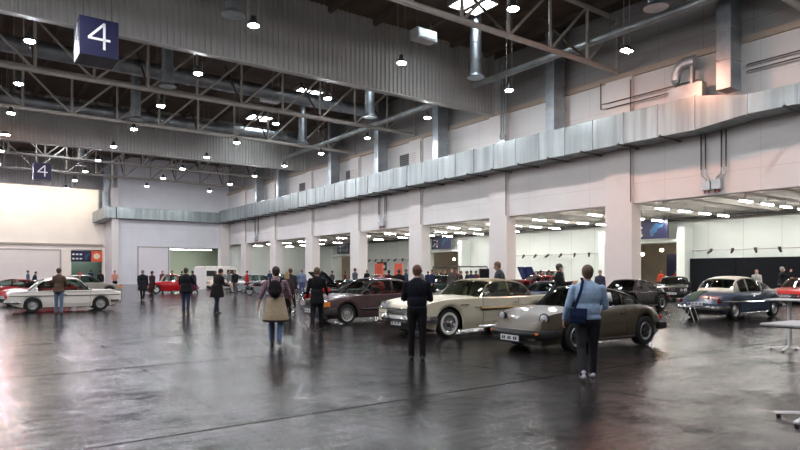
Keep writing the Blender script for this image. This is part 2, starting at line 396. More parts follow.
# roof lights
k = 0
for x in (22.5, 7.5):
    for y in (24.3, 34.4, 44.2, 54.2, 66.0, 76.0):
        k += 1
        if x < 20 and y < 60: continue
        if x > 20 and y > 60: continue
        e = mat('daylight_pane', (0.8, 0.85, 0.9), .3, emit=(0.85, 0.93, 1.0), strength=SKY)
        w = struct('window_%d' % k, MB().box(x-1.0, y-.9, ROOF-.10, x-.05, y+.9, ROOF-.06).box(x+.05, y-.9, ROOF-.10, x+1.0, y+.9, ROOF-.06), e, 'bright pane of the roof light')
        MB().box(x-1.1, y-1.0, ROOF-.3, x-1.0, y+1.0, ROOF).box(x+1.0, y-1.0, ROOF-.3, x+1.1, y+1.0, ROOF).box(x-.05, y-1.0, ROOF-.3, x+.05, y+1.0, ROOF).box(x-1.1, y-1.0, ROOF-.3, x+1.1, y-.9, ROOF).box(x-1.1, y+.9, ROOF-.3, x+1.1, y+1.0, ROOF).build('window_frame', STEEL, w)
# ------------------------------------------------------------------ columns
ORD = ['nearest', 'second', 'third', 'fourth', 'fifth', 'sixth', 'seventh', 'eighth', 'ninth', 'tenth', 'eleventh', 'twelfth', 'thirteenth', 'fourteenth']
COLY = [20.2+9.5*i for i in range(7)]
for i, y in enumerate([10.15, .65, -8.85]+COLY):
    t = thing('column', None, 'column', (HALL_R+.15, y, 0))
    lab = 'white square column of the right wall, standing outside the picture' if i < 3 else \
        'wide white wall column, %s of the row along the right wall' % ORD[i-3]
    tag(t, lab, None, 'columns along the right wall')
    MB().box(-.35, -.85, 0, .55, .85, 12.5).build('shaft', COLUMN, t)
    MB().cyl((-.38, -.80, 5.5), (-.38, -.80, 12.3), .028).build('downpipe', DARKSTEEL, t)
t = thing('column', 'white corner column between far wall and right wall', 'column', (29.3, YB-.45, 0))
MB().box(-.6, -.4, 0, .6, .4, 8.4).build('shaft', COLUMN, t)
t = thing('column', 'white pillar at the left corner of the far block', 'column', (15.2, YB-.1, 0))
MB().box(-.45, -.4, 0, .3, .45, 12.4).build('shaft', COLUMN, t)
# ------------------------------------------------------------------ roof trusses
def make_truss(y, label):
    t = thing('roof_truss', label, 'truss', (6.0, y, 12.95), 0, 'steel trusses under the hall roof')
    MB().cyl((-24, 0, 0), (23.8, 0, 0), .14, n=10).build('lower_chord', STEEL, t)
    MB().cyl((-24, 0, 2.95), (23.8, 0, 2.95), .13, n=10).build('upper_chord', STEEL, t)
    v = MB().cyl((0, 0, 0), (0, 0, 2.95), .085, n=8).mesh('vertical', [STEEL], 'auto')
    d = MB().cyl((0, 0, 0), (3, 0, 2.95), .075, n=8).mesh('diagonal', [STEEL], 'auto')
    for i in range(-8, 9):
        o = bpy.data.objects.new('vertical', v); COL.objects.link(o); o.parent = t; o.location = (min(i*3, 23.7), 0, 0)
    for i in range(-8, 8):
        o = bpy.data.objects.new('diagonal', d); COL.objects.link(o); o.parent = t
        o.location = (i*3 if i >= 0 else (i+1)*3, 0, 0)
        if i < 0: o.rotation_euler = (0, 0, PI)
    # knee braces to the purlins
    for q in (-15, -9, -3, 3, 9, 15, 21): MB().cyl((q, 0, 0), (q, 3.2, 3.5), .07).build('brace', BEAM, t)
    return t
tr0 = None
TY = [20.2, 39.2, 48.7, 67.7, 77.2, 10.7, 1.2]
TL = ['grey steel truss nearest the camera, in front of the near corrugated panel', 'grey steel truss just behind the near corrugated panel',
      'grey steel truss just in front of the further corrugated panel', 'grey steel truss just behind the further corrugated panel',
      'furthest grey steel truss, before the white far wall', None, None]
for y, l in zip(TY, TL):
    if tr0 is None: tr0 = make_truss(y, l); o = tr0
    else: o = copy_tree(tr0); o.location.y = y
    o['label'] = l or 'grey steel roof truss above and outside the picture'
# ------------------------------------------------------------------ high bay lamps
LENSM = mat('lamp_lens', (0.9, 0.9, 0.95), .3, emit=(0.93, 0.95, 1.0), strength=LAMP)
LENSR = mat('lamp_lens_warm', (0.9, 0.6, 0.5), .3, emit=(1.0, 0.42, 0.26), strength=LAMP*1.4)
LENSF = mat('lamp_lens_violet', (0.9, 0.8, 0.95), .3, emit=(0.93, 0.86, 1.0), strength=LAMP)
HOUS = mat('lamp_housing', (0.06, 0.06, 0.065), .4, .5)
def make_lamp(lm, rect=False):
    t = thing('high_bay_lamp', '', 'ceiling lamp', group='high bay lamps under the hall roof')
    if rect:
        MB().box(-.34, -.2, 0, .34, .2, .1).box(-.2, -.12, .1, .2, .12, .22).build('housing', HOUS, t)
        MB().box(-.28, -.15, -.03, .28, .15, -.005).build('lens', lm, t)
    else:
        MB().lathe([(0, .25), (.06, .26), (.12, .22), (.22, .13), (.38, .11), (.42, .05)], (0,0,0), (0,0,1), 20).build('housing', HOUS, t)
        MB().lathe([(-.005, LAMP_R), (-.04, LAMP_R*.9), (-.07, LAMP_R*.55), (-.08, .001)], (0,0,0), (0,0,1), 16).build('lens', lm, t)
    b = MB()
    for dx in (-.22, .22): b.cyl((dx, 0, .08), (dx, 0, 4.6), .012, n=5)
    b.build('hanger', STEEL, t)
    return t
l0, lw, lf = make_lamp(LENSM), make_lamp(LENSR, True), make_lamp(LENSF)
used = set()
LX = [25.0, 17.4, 9.7, 2.2, -5.6, -13.2]
LXN = ['beside the right wall', 'one row in from the right wall', 'in the middle of the hall', 'in the leftmost row in view', '', '']
for r in range(-2, 10):
    y = 16.5+7.5*r
    for c, x in enumerate(LX):
        if y > 80 and x > XL: continue
        src = l0
        if (r, c) in ((0, 0), (5, 3)): src = lw
        elif x < 12 and y > 50: src = lf
        o = src if src.name not in used else copy_tree(src)
        used.add(src.name)
        o.location = (x, y, 12.0)
        seen = r >= 0 and c < 4 and not (r == 0 and c > 1) and not (r == 1 and c > 2)
        if seen:
            first = {0: 0, 1: 0, 2: 1, 3: 2}[c]
            n = r-first
            o['label'] = '%s bay lamp %s, %s' % ('reddish glowing' if src is lw else 'white glowing', LXN[c], ORD[n]+(' to the camera' if n == 0 else ' from the camera'))
        else: o['label'] = 'high bay lamp hanging outside the picture'
# added unseen lights behind the last roof panel, brightening the far left wall
for i, x in enumerate((-9.0, -1.0, 5.5, 12.0)):
    t = thing('added_fill_light', 'added unseen light behind the last roof panel, %s of four' % ('leftmost', 'second', 'third', 'rightmost')[i], 'added_fill_light', (x, 87.15, 12.9), 0, 'added lights brightening the far left wall')
    MB().box(-.4, -.2, 0, .4, .1, .35).build('housing', HOUS, t)
    MB().add([(-.35, .12, .0), (.35, .12, .0), (.35, .22, .3), (-.35, .22, .3)], [(0,1,2,3)]).build('lens', mat('fill_lens', (.9,.9,.9), .3, emit=(1.0, .92, .8), strength=WALL_FILL), t)
# ------------------------------------------------------------------ ducts
def flanged_duct(name, label, y0, y1, xf, xb, z0, z1, step, group=None, taper=None):
    t = thing(name, label, 'ventilation duct', (0,0,0), 0, group)
    m = MB().box(xf, y0, z0, xb, y1, z1); m.build('duct_body', GALVS, t)
    y = y0
    fl = MB().box(xf-.035, -.02, z0-.035, xf, .02, z1+.035).box(xf, -.02, z0-.035, xb, .02, z0).box(xf, -.02, z1, xb, .02, z1+.035).mesh('flange', [GALVD])
    rib = MB().box(xf-.006, -.012, z0, xf, .012, z1).mesh('rib', [GALV])
    while y <= y1+.01:
        o = bpy.data.objects.new('flange', fl); COL.objects.link(o); o.parent = t; o.location = (0, y, 0)
        y += step
    return t
MX, MZ0, MZ1 = 28.45, 8.5, 10.15
t = flanged_duct('ventilation_duct', 'long galvanised duct box running along the right wall above the columns', 15.1, YB-.9, MX, 29.75, MZ0, MZ1, 1.95)
# reducer and thin end near the camera
m = MB(); a, b = 15.1, 12.7
m.add([(MX,a,MZ0),(29.75,a,MZ0),(29.75,a,MZ1),(MX,a,MZ1),(MX,b,8.75),(29.75,b,8.75),(29.75,b,9.62),(MX,b,9.62)],[(0,1,2,3),(4,7,6,5),(0,4,5,1),(1,5,6,2),(2,6,7,3),(3,7,4,0)])
m.build('reducer', GALVS, t)
MB().box(MX, -6, 8.75, 29.75, 12.7, 9.62).build('duct_end_run', GALVS, t)
for y in (12.7, 10.6, 8.2, 5.8): MB().box(MX-.035, y-.02, 8.71, 29.75, y+.02, 9.66).build('flange', GALVD, t)
br = MB().box(27.9, -.04, MZ0-.14, 29.9, .04, MZ0-.06).cyl((28.0,0,MZ0-.1),(28.0,0,MZ0+.02),.02).mesh('bracket', [DARKSTEEL])
for i, y in enumerate(np.arange(16.6, YB-2, 2.375)):
    o = bpy.data.objects.new('bracket', br); COL.objects.link(o); o.parent = t; o.location = (0, y, 0)
for y in (6.2, 8.6, 11.0):
    o = bpy.data.objects.new('bracket', br); COL.objects.link(o); o.parent = t; o.location = (0, y, .25)
t = thing('ventilation_duct', 'galvanised duct box running across the far wall', 'ventilation duct')
MB().box(15.2, YB-.95, 8.5, 28.4, YB-.02, 9.9).build('duct_body', GALVS, t)
for x in np.arange(15.25, 28.4, 1.6): MB().box(x-.02, YB-.99, 8.46, x+.02, YB-.02, 9.94).build('flange', GALVD, t)
t = thing('ventilation_duct', 'short galvanised duct box turning the corner toward the far left wall', 'ventilation duct')
MB().box(13.9, YB-.9, 8.5, 15.1, YG-.3, 9.9).build('duct_body', GALVS, t)
for y in np.arange(YB+.6, YG-.3, 1.6): MB().box(13.86, y-.02, 8.46, 15.14, y+.02, 9.94).build('flange', GALVD, t)
# square risers on the long duct
RN = ['nearest', 'second nearest', 'third nearest', 'fourth nearest', 'fifth nearest', 'last but one', 'furthest of them']
for i, (y, w) in enumerate(((13.8, .65), (24.1, .65), (35.1, .65), (43.2, .65), (51.5, .65), (63.7, .65), (70.1, .65))):
    t = thing('duct_riser', 'square steel duct rising from long duct to roof, '+RN[i], 'ventilation duct', (28.95, y, 9.95), 0, 'square duct risers on the right wall')
    MB().box(-.35, -w/2, .25, .65, w/2, 6.6).build('riser_body', GALVD, t)
    for z in (1.6, 3.1, 4.6, 6.1): MB().box(-.39, -w/2-.04, z, .69, w/2+.04, z+.05).build('flange', STEEL, t)
for i, (x, n) in enumerate(((14.6, 'left'), (13.2, 'right'))):
    t = thing('duct_riser', 'square steel duct riser above the far left corner, %s of two' % ('nearer' if i == 0 else 'further'), 'ventilation duct', (14.4, YB+1.4+i*3.4, 9.96), 0, 'risers at the far left corner')
    MB().box(-.4, -.4, 0, .4, .45, 6.6).build('riser_body', GALVD, t)
    for z in (2, 4): MB().box(-.43, -.44, z, .43, .49, z+.05).build('flange', STEEL, t)
# round ducts crossing the hall under the roof
for y, r, l in ((41.5, .5, 'nearer'), (54.6, .5, 'further'), (24.0, .45, 'hidden')):
    if l == 'hidden': continue
    t = thing('round_duct', '%s of the big round silver ducts crossing the hall under the roof' % l, 'ventilation duct', (0, y, 14.9), 0, 'round ducts under the roof')
    MB().cyl((HALL_L+.02, 0, 0), (26.5, 0, 0), r, n=20).build('duct_body', GALVD, t)
    for x in np.arange(-15, 26, 3.0): MB().lathe([(-.03, r+.001), (-.03, r+.03), (.03, r+.03), (.03, r+.001)], (x, 0, 0), (1,0,0), 20).build('collar', GALVD, t)
for x, y0, y1, z, l in ((27.3, 9.0, 29.4, 14.05, 'ending at the near corrugated panel'), (27.0, 31.0, 58, 13.7, 'behind the near corrugated panel')):
    t = thing('wall_pipe_duct', 'slim round silver duct along the right side, '+l, 'ventilation duct', (x, y0, z))
    MB().cyl((0,0,0),(0,y1-y0,0), .2, n=14).build('duct_body', GALV, t)
    for y in np.arange(2, y1-y0, 4): MB().cyl((0,y,.1),(0,y,2.2),.015,n=5).build('hanger', DARKSTEEL, t)
# drop outlets
dp = [(23.8,14.3),(9.4,25.6),(23.9,25.6),(9.8,37.8),(23.7,36.6),(10.0,47.3),(23.8,47.6),(9.4,60.6),(24.6,60.0),(9.6,71.0)]
for i, (x, y) in enumerate(dp):
    t = thing('air_outlet', 'flared round air outlet hanging from roof %s, %s from camera' % ('on the right side' if x > 20 else 'in mid hall', ORD[i//2]), 'air outlet', (x, y, 12.9), 0, 'round air outlets')
    MB().lathe([(0, .50), (.02, .52), (.22, .33), (3.7, .33)], (0,0,0), (0,0,1), 18).build('outlet_pipe', GALVD, t)
    MB().lathe([(.05, .40), (.06, .1)], (0,0,0), (0,0,1), 16).build('diffuser', HOUS, t)
    for z in (1.0, 2.0): MB().lathe([(z, .331), (z, .36), (z+.05, .36), (z+.05, .331)], (0,0,0), (0,0,1), 18).build('collar', GALVD, t)
# heater units near roof
for x, y, l in ((20.6, 26.3, 'in front of the near panel'), (18.5, 42.5, 'behind the near panel')):
    t = thing('fan_unit', 'small white ceiling fan unit hanging '+l, 'fan unit', (x, y, 14.5))
    MB().box(-.7, -.35, 0, .7, .35, .6).build('casing', WHITEM, t, bevel=.04)
    MB().box(-.6, -.38, .1, .6, -.35, .5).build('grille', GALVD, t)
    MB().cyl((-.5,0,.6),(-.5,0,2.1),.02).cyl((.5,0,.6),(.5,0,2.1),.02).build('hanger', DARKSTEEL, t)
# bent silver duct on the upper wall
t = thing('duct_elbow', 'curved silver duct bend on the upper right wall', 'ventilation duct', (29.33, 15.75, 10.5)); t.scale = (.75, .75, 1)
pts = [(0, 1.05, 0), (0, 1.05, .9)]+[(0, .45+.6*math.cos(a), .9+.75*math.sin(a)) for a in np.linspace(.2, PI/2, 6)]+[(0, .1, 1.65), (0, -.3, 1.65)]
MB().tube(pts, .30, 14).build('bend', GALV, t)
MB().box(-.15, -.2, -.3, .2, -.02, 1.6).build('mouth', GALVD, t)
MB().box(-.3, -.9, -.3, .3, 1.4, .5).build('base_box', GALV, t)
# thin black pipes on the upper wall
t = thing('wall_pipes', 'pair of thin dark pipes running along the upper right wall', 'pipe', (29.74, 0, .15))
for z in (11.25, 10.95):
    MB().tube([(0, -4, z), (0, 13.2, z), (0, 13.3, z-.05)], .035).tube([(0, 15.6, z-.1), (0, 21.1-z*.02, z-.1), (0, 21.3, z-.05), (0, 21.3, 12.4)], .035).build('pipe', DARKSTEEL, t)
t = thing('conduit_bundle', 'bundle of vertical silver conduits beside the near corrugated panel', 'pipe', (29.35, 28.5, 10.28))
for k in range(3): MB().tube([(0, k*.22, 5.5), (0, k*.22, .8), (-.1, k*.22, .5), (-.1, .2, .15)], .06).build('conduit', GALV, t)
MB().box(-.2, -.1, 0, .05, .6, .25).build('junction_box', GALV, t)
# valve groups under the long duct
for i, y in enumerate((15.0, 44.2, 72.9)):
    t = thing('valve_group', 'four thin dark pipes ending in small grey boxes on the wall, %s group' % ('nearest', 'middle', 'furthest')[i], 'pipe', (29.85, y, 5.5), 0, 'pipe groups on the right wall')
    for k, dy in enumerate((-.72, -.5, .28, .5)):
        MB().cyl((0, dy, 1.25), (0, dy, 3.05), .035).build('pipe', DARKSTEEL, t)
        MB().tube([(0, dy, 1.25), (0, dy*.95, .95), (0, dy*.5, .8), (0, dy*.45, .6)], .04).build('valve', GALV, t)
    MB().box(-.12, -.5, .2, .1, -.05, .7).build('box', GALV, t); MB().box(-.12, .02, .2, .1, .42, .62).build('box', GALV, t)
    for dy in (-.4, -.2, .12, .32): MB().cyl((0, dy, .05), (0, dy, .2), .045).build('outlet', mat('outlet_red', (.35, .05, .03), .5), t)
for i, (y, z) in enumerate(((57.8, 10.9), (47.6, 10.9), (38.6, 11.0))):
    t = thing('louvre', 'dark vent louvre on the wall above the long duct, %s one' % ('furthest', 'middle', 'nearest')[i], 'vent', (29.9, y+1.6, z), 0, 'dark vent louvres')
    MB().box(-.06, -1.2, -.55, .06, 1.2, .55).build('frame', BLACK, t)
    s_ = MB()
    for k in range(6): s_.box(-.1, -1.15, -.5+k*.18, -.05, 1.15, -.44+k*.18)
    s_.build('slat', DARKSTEEL, t)
# ------------------------------------------------------------------ hanging signs with the 4
def four(mb, o, ux, s_, dep):
    """strokes of the numeral on plane o, ux, z"""
    def bar(a, b, w):
        a = Vector((a[0], a[1])); b = Vector((b[0], b[1])); d = (b-a).normalized(); n = Vector((-d.y, d.x))*w/2
        return [tuple(q*s_) for q in (a-n, b-n, b+n, a+n)]
    for a, b, w in (((.17, -.50), (.17, .50), .085), ((.17, .47), (-.36, -.12), .085), ((-.38, -.13), (.38, -.13), .085)):
        mb.prism(bar(a, b, w), o, ux, (0,0,1), dep)
def sign_box(x, y, label):
    t = thing('hanging_sign', label, 'sign', (x, y, 10.1), 0, 'hanging hall number signs')
    MB().box(-.7, -.7, 0, .7, .7, 1.5).build('box', NAVY, t, bevel=.01)
    m = MB(); four(m, (.0, -.702, .82), (1,0,0), 1.05, (0,-.012,0)); m.build('numeral', SIGNW, t)
    m = MB(); four(m, (-.702, 0, .82), (0,-1,0), 1.05, (-.012,0,0)); m.build('numeral', SIGNW, t)
    MB().cyl((-.5,-.3,1.5),(-.5,-.3,6.5),.012,n=5).cyl((.5,-.3,1.5),(.5,-.3,6.5),.012,n=5).build('cable', DARKSTEEL, t)
sign_box(4.15, 26.7, 'large navy hanging sign box with white number 4, nearer one')
sign_box(5.45, 64.3, 'small looking navy sign box with white number 4, further back')
# ------------------------------------------------------------------ aisle furniture: strip lights, signs, rails
STR = mat('strip_light', (.9, .9, .9), .3, emit=(1.0, 0.97, 0.92), strength=STRIP)
s0 = s1 = None
for r, y in enumerate(np.arange(5.5, 82, 4.7)):
    for c, x in enumerate((33.3, 35.8, 38.2, 40.6)):
        if s0 is None:
            s0 = thing('strip_light', '', 'ceiling light', group='strip lights on the aisle ceiling')
            MB().box(-.62, -.09, 0, .62, .09, .1).build('housing', WHITEM, s0)
            MB().cyl((0, 0, .1), (0, 0, .42), .02, n=6).build('stem', WHITEM, s0)
            MB().box(-.6, -.075, -.05, .6, .075, 0).build('tube', STR, s0)
            o = s0
        elif y > 50:
            if c % 2: continue
            if s1 is None:
                s1 = copy_tree(s0)
                for ch in s1.children:
                    if ch.name.startswith('tube'): ch.data = ch.data.copy(); ch.data.materials[0] = mat('strip_light_dim', (.9,.9,.9), .3, emit=(1.0, 0.97, 0.92), strength=STRIP*.5)
                o = s1
            else: o = copy_tree(s1)
        else: o = copy_tree(s0)
        o.location = (x, y, 5.38)
        o['label'] = 'strip light on aisle ceiling, %s row back, %s from columns' % ((ORD+['fifteenth','sixteenth','seventeenth'])[r], ORD[c] if c else 'first')
m = MB(); t = thing('ceiling_pipe', 'dark pipe running under the aisle ceiling near its back wall', 'pipe', (41.9, 0, 5.45))
MB().cyl((0, -8, 0), (0, 82, 0), .13, n=10).build('pipe', DARKSTEEL, t)
for y in np.arange(0, 80, 6): MB().cyl((0,y,.1),(0,y,.36),.02,n=5).build('hanger', DARKSTEEL, t)
def dir_sign(x, y, z, w, h, label, face=(-1,0,0), ux=(0,-1,0)):
    t = thing('direction_sign', label, 'sign', (x, y, z), 0, 'navy direction signs in the aisle')
    ux = Vector(ux); fc = Vector(face); o = Vector((0,0,0))
    def rect(a0, b0, a1, b1): return [(a0,b0),(a1,b0),(a1,b1),(a0,b1)]
    MB().prism(rect(-w/2, 0, w/2, h), o, ux, (0,0,1), fc*-.12).build('panel', NAVY, t)
    e = fc*.012; m = MB()
    for k in range(4): m.prism(rect(-w*.42+k*w*.035, h*(.2+k*.06), -w*.42+(k+1)*w*.035, h*(.26+k*.06)), o+e*.1, ux, (0,0,1), e)
    m.prism([(-w*.18+math.cos(a)*h*.07, h*.62+math.sin(a)*h*.07) for a in np.linspace(0, 2*PI, 10)[:-1]], o+e*.1, ux, (0,0,1), e)
    m.prism(rect(-w*.2, h*.15, -w*.18, h*.45), o+e*.1, ux, (0,0,1), e)
    m.prism([(-w*.25,h*.24),(-w*.19,h*.11),(-w*.13,h*.24),(-w*.15,h*.26),(-w*.19,h*.17),(-w*.23,h*.26)], o+e*.1, ux, (0,0,1), e)
    m.prism(rect(-w*.40, h*.68, -w*.26, h*.72), o+e*.1, ux, (0,0,1), e)
    m.build('pictogram', SIGNW, t)
    MB().prism([(w*.06,h*.18),(w*.12,h*.12),(w*.16,h*.3),(w*.22,h*.35),(w*.24,h*.52),(w*.36,h*.6),(w*.42,h*.8),(w*.3,h*.72),(w*.2,h*.85),(w*.1,h*.6),(w*.04,h*.45)], o+e*.1, ux, (0,0,1), e).build('map', SIGNB, t)
    MB().cyl((fc*-.06)+ux*(-w*.4)+Vector((0,0,h)), (fc*-.06)+ux*(-w*.4)+Vector((0,0,5.79-z)), .02, n=5).cyl((fc*-.06)+ux*(w*.4)+Vector((0,0,h)), (fc*-.06)+ux*(w*.4)+Vector((0,0,5.79-z)), .02, n=5).build('hanger', DARKSTEEL, t)
dir_sign(41.4, 25.5, 4.1, 3.1, 1.4, 'navy sign with white arrow and blue map over the near aisle doorway')
dir_sign(41.4, 49.9, 4.1, 3.1, 1.4, 'navy sign with blue map over the middle aisle doorway')
dir_sign(41.4, 70.8, 4.1, 3.1, 1.4, 'navy sign with blue map over the furthest aisle doorway')
# sign over the far left doorway
t = thing('entrance_sign', 'wide navy sign with red end and pale disc over the far left doorway', 'sign', (13.2, YG-.02, 3.05))
MB().box(-1.95, -.1, 0, .55, 0, 1.5).build('panel', NAVY, t)
MB().box(.55, -.1, 0, 1.9, 0, 1.5).build('red_panel', SIGNR, t)
MB().lathe([(0, .42), (.02, .40)], (1.22, -.1, .75), (0,-1,0), 18).build('disc', mat('sign_disc', (.9, .75, .55), .5), t)
m = MB()
for k in range(3):
    for j in range(2): m.box(-1.8+k*.45, -.115, .3+j*.6, -1.5+k*.45, -.1, .5+j*.6)
m.build('pictogram', SIGNW, t)
MB().prism([(-.2,.3),(0,.25),(.1,.7),(.4,1.1),(.3,1.25),(-.1,1.0),(-.3,.6)], (0,-.1,0), (1,0,0), (0,0,1), (0,-.015,0)).build('map', SIGNB, t)
# doorway frames in the aisle wall
for i, (a, b) in enumerate(VS):
    t = thing('portal', 'white portal frame round the %s aisle doorway' % ('near', 'middle', 'furthest')[i], 'portal', (AX-.6, a, 0), 0, 'white portals in the aisle wall')
    MB().box(-.6, -.6, 0, .58, 0, 4.9).build('jamb', WALLA, t); MB().box(-.6, b-a, 0, .58, b-a+.6, 4.9).build('jamb', WALLA, t)
    MB().box(-.6, 0, 3.8, .58, b-a, 4.05).build('lintel', WALLA, t)
    t = thing('partition', 'dark %s partition board standing behind the %s aisle doorway' % (('tall', 'brown', 'grey')[i], ('near', 'middle', 'furthest')[i]), 'partition', (AX+4.5, (a+b)/2-.5, 0))
    MB().box(-.05, -1.9, 0, .05, 1.5, 3.1).build('board', NAVY if i == 0 else mat('brown_board', (.25, .17, .1), .6), t)
    MB().box(-.3, -1.5, 0, .3, -1.4, .06).box(-.3, 1.0, 0, .3, 1.1, .06).build('foot', BLACK, t)
    if i == 0: MB().box(-.065, -.35, 1.9, -.05, -.05, 2.5).build('emblem', mat('emblem_grey', (.3, .28, .27), .5), t)
    for k in range(3):
        e = mat('spot_white', (.9, .9, .9), .3, emit=(.9, .96, 1.0), strength=40)
        e2 = mat('spot_amber', (.9, .7, .5), .3, emit=(1.0, .62, .3), strength=35)
        t = thing('spotlight', '%s glowing %s spotlight behind the %s aisle doorway' % (('left', 'middle', 'right')[k], 'amber' if k == 1 else 'white', ('near', 'middle', 'furthest')[i]), 'spotlight', (AX+2.6, b-1.0-k*1.7, 3.1+.3*(k == 1)), 0, 'spotlights in the recess')
        MB().ell((0,0,0), (.13,.16,.13)).build('lens', e2 if k == 1 else e, t)
        MB().cyl((.05,0,0),(.3,0,.1),.1,.06).cyl((.15,0,.05),(.15,0,5.6-3.1-.3*(k==1)-.1),.015,n=5).build('housing', BLACK, t)
# lights behind the far openings; lobby and recess strips are added, unseen, for brightness
for i, (x, y, z, w, l, k_) in enumerate(((25.3, YB+1.2, 4.75, 5.4, 'long strip light glowing at the top of the pale green far opening', 30), (25.3, YB+4.5, 4.9, 5.4, 'strip light deeper inside the pale green far opening', 30),
        (13.2, YG+5.8, 4.7, 2.6, 'added unseen strip light brightening the lobby behind the far left doorway', 30),
        (AX+3.5, 26.5, 5.6, 3, 'added unseen strip light brightening the near aisle recess', 20), (AX+3.5, 50.5, 5.6, 3, 'added unseen strip light brightening the middle aisle recess', 30), (AX+3.5, 71.5, 5.6, 3, 'added unseen strip light brightening the furthest aisle recess', 30))):
    t = thing('strip_light', l, 'ceiling light', (x, y, z))
    MB().box(-w/2, -.1, 0, w/2, .1, (4.99 if y > YB and y < YG else 4.8 if y > YG else 5.8)-z).build('housing', WHITEM, t)
    MB().box(-w/2, -.09, -.06, w/2, .09, 0).build('tube', mat('strip_%d' % k_, (.9,.9,.9), .3, emit=(1, .97, .88), strength=k_), t)
# black screen wall at the right end of the aisle
t = thing('black_screen_wall', 'long matt black screen wall standing before the white aisle wall', 'screen', (AX-.5, 8, 0))
for k in range(11): MB().box(-.05, -20+k*3.17, 0, .05, -20+(k+1)*3.17-.02, 2.6).build('panel', mat('matt_black', (.006, .007, .010), .8, spec=.2), t)
# spotlight rails
for i, (a, b) in enumerate(((2, 22.5), (31, 40.8), (57.5, 66.5))):
    t = thing('spotlight_rail', 'thin rail with small black spotlights on the aisle wall, %s' % ('above the black screen', 'behind the red cars', 'furthest left')[i], 'light rail', (AX-.9, a, 3.15), 0, 'spotlight rails')
    MB().cyl((0,0,0),(0,b-a,0),.03,n=6).build('rail', STEEL, t)
    for y in np.arange(.3, b-a, 1.45):
        MB().cyl((0,y,-.02),(-.25,y+random.uniform(-.2,.2),-.22),.1,.07).box(-.06,y-.08,-.03,.06,y+.08,.1).build('spotlight', BLACK, t)
    for y in (0.1, (b-a)/2, b-a-.1): MB().cyl((0,y,0),(.9,y,0),.03,n=6).build('bracket', STEEL, t)
# white bar tables at the right edge
def bar_table(x, y, rz, label):
    t = thing('bar_table', label, 'table', (x, y, 0), rz, 'white bar tables')
    MB().box(-.36, -.36, 1.035, .36, .36, 1.06).build('tabletop', mat('table_laminate', (.42,.42,.43), .35), t, bevel=.006)
    MB().box(-.34, -.34, 1.02, .34, .34, 1.036).build('underside', BLACK, t)
    MB().cyl((0,0,.07),(0,0,1.02),.035,n=16).build('pole', WHITEM, t)
    for k in range(4):
        a = k*PI/2; c, s_ = math.cos(a), math.sin(a)
        f = MB().sweep([(c*.03, s_*.03, .09), (c*.2, s_*.2, .065), (c*.36, s_*.36, .035)], [(-.025,-.012),(.025,-.012),(.025,.012),(-.025,.012)]).build('foot', WHITEM, t)
        MB().cyl((c*.34, s_*.34, 0), (c*.34, s_*.34, .03), .025, n=8).build('glide', BLACK, f)
x, y = P(789.5, 12.3); bar_table(x, y, 0.05, 'white square bar table by the right edge, standing further back')
x, y = P(812, 6.45); bar_table(x, y, -.06, 'nearest white square bar table, cut off by the right edge')
